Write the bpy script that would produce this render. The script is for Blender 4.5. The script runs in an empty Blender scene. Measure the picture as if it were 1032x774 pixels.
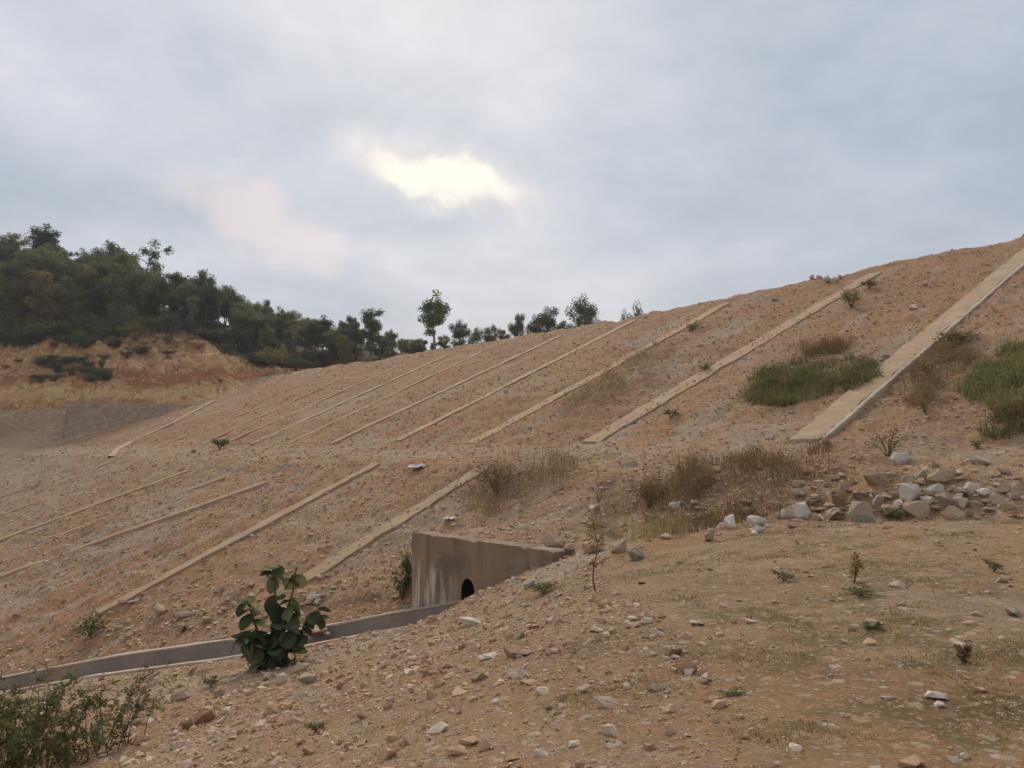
import bpy, bmesh, math, random
import numpy as np
from mathutils import Vector, Matrix, Euler

R = math.radians
SC = bpy.context.scene
COL = SC.collection
random.seed(7)
RNG = np.random.default_rng(11)

# ------------------------------------------------------------------ camera
EYE = np.array([0.0, 0.0, 1.6])
PITCH = math.atan(63 / 780)
F, CX, CY = 780.0, 516.0, 387.0
cam_data = bpy.data.cameras.new('camera')
cam_data.sensor_width = 36.0
cam_data.lens = F / 1032 * 36.0
cam_data.clip_start = 0.05
cam_data.clip_end = 8000
cam = bpy.data.objects.new('camera', cam_data)
COL.objects.link(cam)
cam.location = EYE
cam.rotation_euler = (R(90) + PITCH, 0, 0)
SC.camera = cam

# ------------------------------------------------------------------ light
SC.view_settings.view_transform = 'Standard'
SC.view_settings.look = 'None'
SC.view_settings.gamma = 1
SC.view_settings.exposure = 0.76
SUN_AZ, SUN_EL = R(-5.6), R(38)
W = bpy.data.worlds.new('World')
SC.world = W
W.use_nodes = True


class NT:
    """small helper that wires shader nodes"""
    def __init__(s, tree):
        s.t = tree; s.n = tree.nodes; s.l = tree.links

    def node(s, typ, **kw):
        n = s.n.new(typ)
        for k, v in kw.items():
            setattr(n, k, v)
        return n

    def put(s, sock, v):
        if hasattr(v, 'links') or isinstance(v, bpy.types.NodeSocket):
            s.l.new(v, sock)
        elif isinstance(v, (tuple, list)) and len(v) == 3 and sock.type == 'RGBA':
            sock.default_value = (*v, 1)
        else:
            sock.default_value = v

    def math(s, op, a, b=None, c=None, clamp=False):
        n = s.node('ShaderNodeMath', operation=op, use_clamp=clamp)
        s.put(n.inputs[0], a)
        if b is not None: s.put(n.inputs[1], b)
        if c is not None: s.put(n.inputs[2], c)
        return n.outputs[0]

    def vmath(s, op, a, b=None, out=0):
        n = s.node('ShaderNodeVectorMath', operation=op)
        s.put(n.inputs[0], a)
        if b is not None: s.put(n.inputs[1], b)
        return n.outputs[out]

    def mix(s, fac, a, b, mode='MIX'):
        n = s.node('ShaderNodeMix', data_type='RGBA', blend_type=mode)
        s.put(n.inputs[0], fac); s.put(n.inputs[6], a); s.put(n.inputs[7], b)
        return n.outputs[2]

    def noise(s, vec, scale, detail=4, rough=.55, out=0, dist=0.0):
        n = s.node('ShaderNodeTexNoise')
        if vec is not None: s.l.new(vec, n.inputs['Vector'])
        n.inputs['Scale'].default_value = scale
        n.inputs['Detail'].default_value = detail
        n.inputs['Roughness'].default_value = rough
        n.inputs['Distortion'].default_value = dist
        return n.outputs[out]

    def vor(s, vec, scale, out='Distance', feature='F1', rnd=1.0):
        n = s.node('ShaderNodeTexVoronoi', feature=feature)
        if vec is not None: s.l.new(vec, n.inputs['Vector'])
        n.inputs['Scale'].default_value = scale
        n.inputs['Randomness'].default_value = rnd
        return n.outputs[out]

    def rng(s, v, a, b, c=0.0, d=1.0, smooth=True):
        n = s.node('ShaderNodeMapRange', interpolation_type='SMOOTHSTEP' if smooth else 'LINEAR')
        s.put(n.inputs[0], v)
        for i, q in enumerate((a, b, c, d)): n.inputs[i + 1].default_value = q
        return n.outputs[0]

    def ramp(s, fac, stops):
        n = s.node('ShaderNodeValToRGB')
        e = n.color_ramp.elements
        while len(e) < len(stops): e.new(.5)
        for i, (p, c) in enumerate(stops):
            e[i].position = p; e[i].color = (*c, 1)
        s.put(n.inputs[0], fac)
        return n.outputs[0]

    def attr(s, name):
        return s.node('ShaderNodeAttribute', attribute_name=name).outputs['Fac']

    def sep(s, v):
        n = s.node('ShaderNodeSeparateXYZ'); s.put(n.inputs[0], v)
        return n.outputs

    def comb(s, x, y, z):
        n = s.node('ShaderNodeCombineXYZ')
        for i, q in enumerate((x, y, z)): s.put(n.inputs[i], q)
        return n.outputs[0]


def build_world():
    nt = NT(W.node_tree)
    bg = nt.n['Background']
    sky = nt.node('ShaderNodeTexSky', sky_type='NISHITA')
    sky.sun_disc = False
    sky.sun_elevation = SUN_EL
    sky.sun_rotation = SUN_AZ
    sky.air_density = 1.2
    sky.dust_density = 2.0
    d = nt.node('ShaderNodeTexCoord').outputs['Generated']
    dx, dy, dz = nt.sep(d)
    zz = nt.math('ADD', nt.math('MAXIMUM', dz, 0.0), 0.22)
    p = nt.comb(nt.math('DIVIDE', dx, zz), nt.math('DIVIDE', dy, zz), 0.0)
    big = nt.noise(nt.vmath('ADD', p, (3.1, 1.7, 0.4)), 1.25, 7, .58, dist=.25)
    fine = nt.noise(nt.vmath('ADD', p, (1.3, 7.7, 2.4)), 3.4, 7, .6, dist=.15)
    # cloud tone: blue grey sheet with paler veils, warmer and paler to the horizon (values sit at sky strength 0.1)
    tone = nt.math('ADD', nt.math('MULTIPLY', big, .78), nt.math('MULTIPLY', fine, .22))
    cloud = nt.ramp(tone, [(.38, (2.45, 2.82, 3.27)), (.455, (2.92, 3.22, 3.68)), (.525, (3.45, 3.62, 4.05)), (.61, (4.25, 4.25, 4.62))])
    low = nt.rng(dz, .02, .34, 1, 0)
    cloud = nt.mix(nt.math('MULTIPLY', low, .62), cloud, (3.45, 3.32, 3.55))
    # the gap where the sun lights the cloud from behind, and a fainter rosy patch to its left
    wx = nt.math('MULTIPLY', nt.math('SUBTRACT', nt.noise(d, 12, 5, .6), .5), .15)
    wz = nt.math('MULTIPLY', nt.math('SUBTRACT', nt.noise(nt.vmath('ADD', d, (5, 3, 1)), 13, 5, .6), .5), .085)

    def spot(px, py, sx, sz, tilt):
        v = ray(px, py)
        a = nt.math('ADD', nt.math('SUBTRACT', dx, float(v[0])), wx)
        b = nt.math('ADD', nt.math('SUBTRACT', dz, float(v[2])), wz)
        b = nt.math('SUBTRACT', b, nt.math('MULTIPLY', a, tilt))
        q = nt.math('ADD', nt.math('POWER', nt.math('ABSOLUTE', nt.math('DIVIDE', a, sx)), 2.0),
                    nt.math('POWER', nt.math('ABSOLUTE', nt.math('DIVIDE', b, sz)), 2.0))
        front = nt.math('GREATER_THAN', dy, 0.0)
        return nt.math('MULTIPLY', q, 1.0), front
    q, fr = spot(447, 178, .083, .022, -.2)
    core = nt.math('MULTIPLY', nt.rng(q, .0, 1.9, 1, 0), fr)
    halo = nt.math('MULTIPLY', nt.rng(q, 0.2, 6, 1, 0), fr)
    q2, fr2 = spot(268, 222, .06, .03, -.3)
    rosy = nt.math('MULTIPLY', nt.rng(q2, .0, 3.4, 1, 0), fr2)
    cloud = nt.mix(nt.math('MULTIPLY', halo, .15), cloud, (4.8, 4.6, 4.5))
    cloud = nt.mix(nt.math('MULTIPLY', rosy, .65), cloud, (5.1, 4.35, 4.2))
    outer = nt.math('MULTIPLY', nt.rng(q, .6, 4.5, 1, 0), fr)
    cloud = nt.mix(nt.math('MULTIPLY', outer, .45), cloud, (4.9, 4.55, 4.2))
    cloud = nt.mix(nt.math('MULTIPLY', core, .97), cloud, (6.3, 5.85, 5.0))
    col = nt.mix(.93, sky.outputs[0], cloud)
    nt.l.new(col, bg.inputs[0])
    bg.inputs[1].default_value = 0.1


def ray(px, py):
    a, b = (px - CX) / F, -(py - CY) / F
    c, s = math.cos(PITCH), math.sin(PITCH)
    v = np.array([a, c - b * s, s + b * c])
    return v / np.linalg.norm(v)


build_world()
sun_data = bpy.data.lights.new('sun', 'SUN')
sun_data.energy = 1.5
sun_data.angle = R(20)
sun_data.color = (1.0, .91, .77)
sun = bpy.data.objects.new('sun', sun_data)
COL.objects.link(sun)
_sd = Vector((math.sin(SUN_AZ) * math.cos(SUN_EL), math.cos(SUN_AZ) * math.cos(SUN_EL), math.sin(SUN_EL)))
sun.rotation_euler = _sd.to_track_quat('Z', 'Y').to_euler()
sun.location = (0, 0, 60)


# ------------------------------------------------------------------ noise and heights
def vn(x, y, seed=0):
    xi = np.floor(x); yi = np.floor(y)
    fx = x - xi; fy = y - yi
    fx = fx * fx * (3 - 2 * fx); fy = fy * fy * (3 - 2 * fy)
    xi = xi.astype(np.int64); yi = yi.astype(np.int64)

    def h(a, b):
        n = (a * 374761393 + b * 668265263 + seed * 974634541) & 0xffffffff
        n = ((n ^ (n >> 13)) * 1274126177) & 0xffffffff
        return ((n ^ (n >> 16)) & 0xffff) / 65535.0
    return ((h(xi, yi) * (1 - fx) + h(xi + 1, yi) * fx) * (1 - fy) + (h(xi, yi + 1) * (1 - fx) + h(xi + 1, yi + 1) * fx) * fy) * 2 - 1


def fbm(x, y, o=3, seed=0):
    t = 0; a = 1; n = 0
    for k in range(o):
        t = t + a * vn(x, y, seed + k); n += a
        a *= .5; x = x * 2.03 + 17.1; y = y * 2.03 + 5.3
    return t / n


def sstep(x, a, b):
    t = np.clip((x - a) / (b - a), 0, 1)
    return t * t * (3 - 2 * t)


class Surf:
    """smooth surface through control points (multiquadric)"""
    def __init__(s, pts, c=1.5):
        P = np.array(pts, float); s.p = P[:, :2]; s.c = c
        n = len(P)
        A = np.zeros((n + 3, n + 3))
        A[:n, :n] = s.k(s.p[:, None, :] - s.p[None])
        A[:n, n] = 1; A[:n, n + 1:] = s.p
        A[n, :n] = 1; A[n + 1:, :n] = s.p.T
        s.w = np.linalg.solve(A, np.concatenate([P[:, 2], np.zeros(3)]))

    def k(s, dv):
        return np.sqrt((dv ** 2).sum(-1) + s.c ** 2)

    def __call__(s, x, y):
        n = len(s.p)
        z = s.w[n] + s.w[n + 1] * x + s.w[n + 2] * y
        for i in range(n):
            z = z + s.w[i] * np.sqrt((x - s.p[i, 0]) ** 2 + (y - s.p[i, 1]) ** 2 + s.c ** 2)
        return z


FG = Surf([(0, 0, 0), (-3, 0, -.3), (3, 0, 0), (0, -6, 0), (-12, -6, -1.6), (12, -6, .1), (0, -40, .3), (40, -10, .3),
           (-4, 6, -1.35), (-9.2, 14, -3.3), (-14.6, 21.6, -5.25), (-7.0, 19.6, -3.75), (-3.5, 10, -1.8), (-5.3, 15, -2.75),
           (-4.2, 18.4, -2.92), (-1.0, 17.1, -1.80), (-.3, 16.4, -1.24), (.05, 16.1, -1.04), (.45, 15.6, -.83), (-2.4, 18.5, -2.35), (-.65, 10, -.95), (-.9, 14, -1.45), (.87, 15.0, -.66), (.5, 9, -.4), (0, 4, -.12),
           (2.2, 15, -.35), (3.5, 14, -.12), (4.5, 18, -.2), (8, 16, .05), (5, 10, .03), (10.5, 16, .2), (9, 8, .1), (18, 18, .5),
           (-30, 28, -8.5), (-30, 5, -6.5), (-60, 20, -10), (3, 6, 0)], 1.2)


def cp(px, py, Y):
    v = ray(px, py)
    return (v[0] / v[1] * Y, Y, 1.6 + v[2] / v[1] * Y)


HILL = Surf([cp(-200, 452, 85), cp(-90, 452, 82), cp(0, 452, 81), cp(115, 462, 70), cp(60, 441, 88.4), cp(130, 441, 88.4), cp(0, 445, 88.4), cp(-100, 445, 88.4),
             cp(-100, 410, 92), cp(0, 411, 91.5), cp(60, 404, 91), cp(130, 404, 90.5), cp(200, 406, 90), cp(245, 389, 96), cp(290, 376, 101),
             cp(-100, 380, 97), cp(0, 384, 95.5), cp(50, 384, 95.5), cp(-100, 376, 102), cp(0, 374, 101), cp(60, 374, 101), cp(100, 376, 99),
             cp(-100, 345, 105), cp(0, 344, 105), cp(60, 346, 105), cp(105, 358, 102), cp(140, 356, 97), cp(170, 352, 99), cp(215, 362, 100), cp(255, 378, 103),
             cp(170, 333, 105), cp(200, 342, 106),
             cp(-100, 320, 112), cp(0, 318, 112), cp(60, 318, 112), cp(120, 322, 112), cp(230, 345, 112), cp(300, 362, 112), cp(360, 366, 110),
             cp(-150, 262, 150), cp(0, 268, 145), cp(100, 284, 140), cp(200, 318, 136), cp(300, 348, 132), cp(400, 356, 126),
             cp(437, 353, 120), cp(520, 352, 119), cp(600, 345, 116), cp(670, 348, 112),
             (-15, 84, 3), (0, 90, 2), (20, 85, 1), (35, 95, 0), (60, 110, -3), (20, 150, 10), (-60, 220, 14), (-160, 240, 30), (-30, 170, 10), (-80, 170, 20), (80, 200, -4), (-120, 120, 28), (-20, 40, -12), (-40, 55, -8)], 1.0)

CREST_D = [-200, -30, 1, 6, 10, 20, 28, 42, 58, 78, 100]
CREST_Z = [15.5, 15.6, 15.6, 15.5, 14.45, 13.2, 12.25, 11.35, 11.05, 10.5, 10.4]
K = math.sqrt(.5)


def sd(x, y):
    return ((x - 9.8) + (y - 26)) * K, (-(x - 9.8) + (y - 26)) * K


def xy(s, d):
    return 9.8 + (s - d) * K, 26 + (s + d) * K


def dam(x, y):
    s, d = sd(x, y)
    zc = np.interp(d, CREST_D, CREST_Z) + .35 * vn(d / 2.3, d * 0 + 3, 5) + .15 * vn(d / .8, d * 0 + 9, 6)
    up = 1.7 + .395 * s
    bench = .88 + (s + 6.1) * (0.82 / 6.1)
    lo = .88 + .43 * (s + 6.1)
    z = np.where(s > 0, up, np.where(s > -6.1, bench, lo))
    sc = (zc - 1.7) / .395
    back = zc - .4 * np.maximum(s - sc - 6, 0)
    z = np.where(s > sc, np.minimum(zc + .04 * np.minimum(s - sc, 3), back), z)
    return np.where(s > 80, -20, z)


WALL_A, WALL_B = np.array([-2.4, 18.8]), np.array([.87, 15.5])
WALL_TOP = -.45
CH = np.array([(-1.15, 17.12, -1.80), (-2.95, 18.28, -2.33), (-4.7, 19.2, -2.84), (-7.1, 20.05, -3.36), (-10.6, 21.0, -4.02), (-14.6, 22.1, -4.95), (-24, 25.2, -6.7)])


def chan(x, y):
    """distance across (+ is towards the dam) and height of the toe drain's rim"""
    x = np.asarray(x, float); y = np.asarray(y, float)
    best = np.full(x.shape, 1e9); off = np.full(x.shape, 1e9); zt = np.zeros(x.shape)
    for i in range(len(CH) - 1):
        a, b = CH[i], CH[i + 1]
        dx, dy = b[0] - a[0], b[1] - a[1]
        L2 = dx * dx + dy * dy
        t = np.clip(((x - a[0]) * dx + (y - a[1]) * dy) / L2, 0, 1)
        ex, ey = x - (a[0] + t * dx), y - (a[1] + t * dy)
        dist = np.hypot(ex, ey)
        sgn = np.sign(dx * ey - dy * ex) * -1
        m = dist < best
        best = np.where(m, dist, best); off = np.where(m, dist * sgn, off)
        zt = np.where(m, a[2] + t * (b[2] - a[2]), zt)
    return off, zt


def plane_sd(px, py, lower=False):
    """where that sight line meets the smooth face"""
    v = ray(px, py)
    P = EYE[None] + v[None] * _T[:, None]
    s, d = sd(P[:, 0], P[:, 1])
    z = (.88 + .43 * (s + 6.1)) if lower else (1.7 + .395 * s)
    k = int(np.argmax(P[:, 2] < z)) or len(_T) - 1
    return float(s[k]), float(d[k])


_T = np.concatenate([np.linspace(2, 40, 1600), np.linspace(40, 170, 1600)[1:]])
UP = [((810, 446), (1043, 249), 1.0, 'broad concrete strip with a pale kerb, nearest on the right of the dam face', .24, .12, .05),
      ((594, 447), (882, 276), .95, 'long concrete strip climbing to the white rocks on the crest', None, .075, .08),
      ((465, 453), (731, 307), .8, 'concrete strip with brown weeds growing over its middle', None, .07, .11),
      ((401, 445), (640, 323), .55, 'complete straight strip ending just below the small bushes on the crest', None, .08, .05),
      ((318, 455), (565, 339), .5, 'narrow pale strip whose top stands below the round bushy trees', None, .08, .05),
      ((262, 460), (490, 353), .40, 'thin strip half sunk in gravel below the low trees right of the lone tree', None, .06, .06),
      ((232, 457), (450, 359), .5, 'pale strip whose top points at the lone tall tree', None, .08, .05),
      ((208, 455), (402, 369), .4, 'thin strip starting just above the small dark bush on the slope', None, .06, .07),
      ((176, 459), (345, 381), .4, 'faint narrow strip nearly lost in gravel on the far face', None, .06, .08),
      ((140, 458), (300, 396), .36, 'faintest strip on the far face beside the curved edge drain', None, .05, .08),
      ]
LO = [((300, 590), (488, 472), .62, 'short concrete strip ending beside the culvert headwall', .08, .04),
      ((98, 619), (379, 469), .55, 'long lower strip running down to the rubble above the drain', .075, .06),
      ((-20, 588), (268, 487), .5, 'lower strip mostly buried under gravel at the left', .05, .10),
      ((-30, 556), (190, 474), .5, 'faint lower strip left of the mostly buried one', .045, .10),
      ((-30, 530), (150, 468), .4, 'faint lower strip second from the last at the far left', .04, .10),
      ((-30, 511), (118, 464), .4, 'faintest lower strip farthest left on the gravel slope', .04, .10),
      ((36, 547), (226, 481), .34, 'thin buried strip between two faint ones on the lower slope', .02, .10)]
BEDS = [(plane_sd(*u[0]), plane_sd(*u[1]), u[2], min(1, u[5] / .07)) for u in UP] + [(plane_sd(*u[0], True), plane_sd(*u[1], True), u[2], min(1, u[4] / .08)) for u in LO]


def bedded(s, d):
    """1 where the face was trimmed smooth for a strip"""
    m = np.zeros(np.shape(s))
    for p0, p1, w, wt in BEDS:
        t = (s - p0[0]) / (p1[0] - p0[0])
        off = np.abs(d - (p0[1] + (p1[1] - p0[1]) * t))
        m = np.maximum(m, wt * (1 - sstep(off, w * .5 + .05, w * .5 + .5)) * ((t > -.03) & (t < 1.03)))
    return m


def smax(a, b, k):
    h = np.clip(.5 + .5 * (a - b) / k, 0, 1)
    return b * (1 - h) + a * h + k * h * (1 - h)


def H(x, y, fine=True, parts=False):
    x = np.asarray(x, float); y = np.asarray(y, float)
    r = np.hypot(x, y)
    zd = dam(x, y)
    zf = np.clip(FG(x, y), -10, 1.2)
    zh = np.clip(HILL(x, y), -10, 62)
    zh = np.where((y < 60) | (x > 70), -12, zh)
    s, d = sd(x, y)
    # fill held up behind the culvert headwall
    w = (WALL_B - WALL_A); wl = np.hypot(*w); w = w / wl; nrm = np.array([K, K])
    a = (x - WALL_A[0]) * w[0] + (y - WALL_A[1]) * w[1]
    b = (x - WALL_A[0]) * nrm[0] + (y - WALL_A[1]) * nrm[1]
    fill = WALL_TOP - .1 + .05 * np.maximum(b, 0) - 1.1 * np.maximum(.25 - a, 0) - 30 * np.maximum(.46 - b, 0)
    fill = np.where((a < wl + 5) & (b < 6) & (b > -.2), fill, -20)
    zf2 = np.maximum(zf, np.where(a > wl, np.minimum(fill, zf + .3), fill))
    if fine:
        lowm = sstep(-s, 5, 9)
        rubble = np.clip(sstep(-s, -3, 3), 0, 1)
        n1 = fbm(x / 3.5, y / 3.5, 3, 21); n2 = fbm(x / .9, y / .9, 3, 31); n3 = fbm(x / .28, y / .28, 2, 41)
        keep = 1 - .93 * bedded(s, d)
        zd = zd + .16 * n1 * keep + keep * ((.10 + .05 * rubble) * n2 + .05 * n3 + .06 * vn(s / .6, d / 3.0, 51) + .09 * np.minimum(np.abs(fbm(d / 1.1, s / 7.0, 2, 55)) * 2, .5) * sstep(s, 1, 4))
        near = .04 * n1 + .022 * n2 + .012 * n3
        rough = sstep(-x + .15 * y, -2, 3)
        zf2 = zf2 + near * (1 + 1.3 * rough)
        cut = sstep(y, 88.5, 90) * (1 - sstep(y, 103, 108))
        rid = np.abs(vn(x / 2.2 + .15 * y, y / 4.0, 61)) * .9 + np.abs(vn(x / .9, y / 1.5, 62)) * .7 + .5 * np.abs(vn(x / .4, y / .5, 64))
        ter = .9 * vn(zh / 1.3, x / 9.0, 63)
        zh = zh + cut * (rid - .5 + ter) + .5 * fbm(x / 6, y / 6, 3, 71) * sstep(y, 86, 92)
    zfd = smax(zf2, zd, .12)
    z = smax(zfd, zh, .25)
    off, zt = chan(x, y)
    inside = (np.abs(off) < .56)
    endm = ((x - CH[0, 0]) * -.84 + (y - CH[0, 1]) * .54 > 0) & ((b < .1) | (a < -.1))
    z = np.where(inside & endm, np.minimum(z, zt - .62), z)
    # soil kept just below the rims either side
    z = np.where((off > .5) & (off < 1.5) & endm, np.minimum(z, zt - .06 + .45 * (off - .5)), z)
    z = np.where((off < -.5) & (off > -1.6) & endm, np.clip(z, zt - .30, zt - .26 + .17 * sstep(x, -7.2, -5.2) + .32 * (-off - .5)), z)
    if parts:
        reg = np.where(zh > zfd, 2, np.where(zd > zf2, 1, 0))
        return z, reg
    return z


def h1(x, y, fine=True):
    return float(H(np.array([x]), np.array([y]), fine)[0])




def at(px, py):
    """the point of the ground seen in that direction from the eye"""
    v = ray(px, py)
    P = EYE[None] + v[None] * _T[:, None]
    z = H(P[:, 0], P[:, 1])
    k = np.argmax(P[:, 2] < z)
    if k == 0: k = len(_T) - 1
    return Vector((P[k, 0], P[k, 1], z[k]))


# ------------------------------------------------------------------ object helpers
def tag(o, label=None, cat=None, group=None, kind=None):
    if label: o['label'] = label
    if cat: o['category'] = cat
    if group: o['group'] = group
    if kind: o['kind'] = kind
    return o


def empty(name, loc=(0, 0, 0), rz=0):
    o = bpy.data.objects.new(name, None)
    o.empty_display_size = .2
    COL.objects.link(o); o.location = loc; o.rotation_euler = (0, 0, rz)
    return o


def link(name, me, parent=None, loc=(0, 0, 0), rot=(0, 0, 0), scale=(1, 1, 1)):
    o = bpy.data.objects.new(name, me)
    COL.objects.link(o)
    o.location = loc; o.rotation_euler = rot; o.scale = scale
    if parent: o.parent = parent
    return o


def mesh_np(name, V, faces, mats, smooth=False, matidx=None, attrs=None):
    """faces: list of int arrays (n,k)"""
    me = bpy.data.meshes.new(name)
    V = np.asarray(V, np.float32)
    me.vertices.add(len(V)); me.vertices.foreach_set('co', V.ravel())
    faces = [np.asarray(f, np.int32) for f in faces if len(f)]
    ln = np.concatenate([np.full(len(f), f.shape[1], np.int32) for f in faces])
    idx = np.concatenate([f.ravel() for f in faces])
    me.loops.add(len(idx)); me.loops.foreach_set('vertex_index', idx)
    me.polygons.add(len(ln))
    me.polygons.foreach_set('loop_start', np.concatenate([[0], np.cumsum(ln)[:-1]]).astype(np.int32))
    me.polygons.foreach_set('use_smooth', np.full(len(ln), smooth))
    for m in (mats if isinstance(mats, (list, tuple)) else [mats]): me.materials.append(m)
    if matidx is not None: me.polygons.foreach_set('material_index', np.asarray(matidx, np.int32))
    if attrs:
        for k, v in attrs.items():
            a = me.attributes.new(k, 'FLOAT', 'POINT'); a.data.foreach_set('value', np.asarray(v, np.float32))
    me.update(calc_edges=True)
    return me


class MB:
    """collects quads and tris into one mesh"""
    def __init__(s): s.v = []; s.f3 = []; s.f4 = []; s.n = 0

    def add(s, V, f3=None, f4=None):
        V = np.asarray(V, float)
        s.v.append(V)
        if f3 is not None and len(f3): s.f3.append(np.asarray(f3) + s.n)
        if f4 is not None and len(f4): s.f4.append(np.asarray(f4) + s.n)
        s.n += len(V)

    def tube(s, pts, rad, k=6):
        pts = [Vector(p) for p in pts]
        ring = []
        for i, p in enumerate(pts):
            t = (pts[min(i + 1, len(pts) - 1)] - pts[max(i - 1, 0)]).normalized()
            u = t.cross(Vector((.31, .95, .12))).normalized(); w = t.cross(u)
            ring.append([p + (u * math.cos(2 * math.pi * j / k) + w * math.sin(2 * math.pi * j / k)) * rad[i] for j in range(k)])
        V = [q for r in ring for q in r]
        f = [(i * k + j, i * k + (j + 1) % k, (i + 1) * k + (j + 1) % k, (i + 1) * k + j) for i in range(len(pts) - 1) for j in range(k)]
        V.append(pts[-1]); e = len(V) - 1
        f3 = [((len(pts) - 1) * k + j, (len(pts) - 1) * k + (j + 1) % k, e) for j in range(k)]
        s.add(V, f3, f)

    def build(s, name, mat, smooth=False):
        fs = []
        if s.f4: fs.append(np.concatenate(s.f4))
        if s.f3: fs.append(np.concatenate(s.f3))
        return mesh_np(name, np.concatenate(s.v), fs, mat, smooth)


# ------------------------------------------------------------------ materials
def mat(name, rough=.9, spec=.2):
    m = bpy.data.materials.new(name); m.use_nodes = True
    nt = NT(m.node_tree)
    b = nt.n['Principled BSDF']
    b.inputs['Roughness'].default_value = rough
    b.inputs['Specular IOR Level'].default_value = spec
    return m, nt, b


def bump(nt, b, h, strength=.5, dist=.02):
    n = nt.node('ShaderNodeBump')
    n.inputs['Strength'].default_value = strength; n.inputs['Distance'].default_value = dist
    nt.l.new(h, n.inputs['Height']); nt.l.new(n.outputs[0], b.inputs['Normal'])


def pos(nt): return nt.node('ShaderNodeNewGeometry').outputs['Position']


def stones_layer(nt, P, scale, size):
    """flat chips lying in the soil: mask and per-chip random"""
    wv = nt.vmath('MULTIPLY', nt.noise(P, scale * 1.6, 3, out=1), (1.1 / scale, 1.1 / scale, 1.1 / scale))
    n = nt.node('ShaderNodeTexVoronoi', distance='CHEBYCHEV'); nt.l.new(nt.vmath('ADD', P, wv), n.inputs['Vector']); n.inputs['Scale'].default_value = scale
    rnd = nt.sep(n.outputs['Color'])
    m = nt.math('LESS_THAN', n.outputs['Distance'], nt.math('MULTIPLY', rnd[0], size))
    return m, rnd[1], n.outputs['Distance']


CHIPS = [(0, (.26, .155, .085)), (.3, (.46, .30, .175)), (.6, (.58, .42, .27)), (.85, (.52, .41, .30)), (1, (.70, .60, .47))]


def soil(name, base, red, pale, chip1=.42, chip2=.5, grass=False):
    m, nt, b = mat(name, .95, .1)
    P = pos(nt)
    n1 = nt.noise(P, .22, 5, .6); n2 = nt.noise(P, 1.3, 6, .65); n3 = nt.noise(P, 9, 6, .7); n4 = nt.noise(P, 60, 4, .7)
    c = nt.mix(nt.rng(n1, .38, .64), base, red)
    c = nt.mix(nt.math('MULTIPLY', nt.rng(n2, .46, .72), .75), c, pale)
    c = nt.mix(nt.rng(n3, .35, .75, 0, .45), c, nt.mix(.6, base, (.17, .10, .055)), 'MIX')
    c = nt.mix(nt.rng(nt.attr('red'), 0, 1, 0, .85), c, nt.mix(n2, (.40, .185, .075), (.47, .25, .115)))
    c = nt.mix(nt.rng(nt.attr('pale'), 0, 1, 0, .8), c, nt.mix(n3, (.46, .355, .245), (.58, .465, .34)))
    if grass:
        ng = nt.noise(nt.vmath('MULTIPLY', P, (1, 1.3, 1)), 1.7, 6, .72)
        g = nt.math('MULTIPLY', nt.attr('grass'), nt.rng(ng, .46, .55))
        c = nt.mix(nt.math('MULTIPLY', g, .88), c, nt.mix(n4, (.16, .135, .055), (.27, .21, .095)))
    c = nt.mix(nt.math('MULTIPLY', nt.attr('litter'), nt.rng(n3, .2, .6, .4, 1)), c, nt.mix(n4, (.15, .08, .04), (.26, .15, .075)))
    m1, r1, d1 = stones_layer(nt, P, 9, chip1)
    m2, r2, d2 = stones_layer(nt, P, 30, chip2)
    c = nt.mix(nt.math('MULTIPLY', m2, .8), c, nt.ramp(r2, CHIPS))
    c = nt.mix(nt.math('MULTIPLY', m1, .85), c, nt.ramp(r1, CHIPS))
    c = nt.mix(nt.rng(n4, .2, .8, .0, .5), c, nt.mix(1, c, (.55, .5, .45), 'MULTIPLY'))
    nt.l.new(c, b.inputs['Base Color'])
    h = nt.math('ADD', nt.math('MULTIPLY', n3, .6), nt.math('MULTIPLY', n4, .35))
    h = nt.math('ADD', h, nt.math('MULTIPLY', m1, .35)); h = nt.math('ADD', h, nt.math('MULTIPLY', m2, .15))
    bump(nt, b, h, 1.0, .08)
    return m


M = {}
M['ground'] = soil('earth', (.48, .305, .17), (.47, .28, .14), (.55, .39, .245), .40, .48, grass=True)
M['dam'] = soil('rubble fill', (.55, .305, .14), (.52, .245, .098), (.60, .395, .225), .55, .55)


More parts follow.
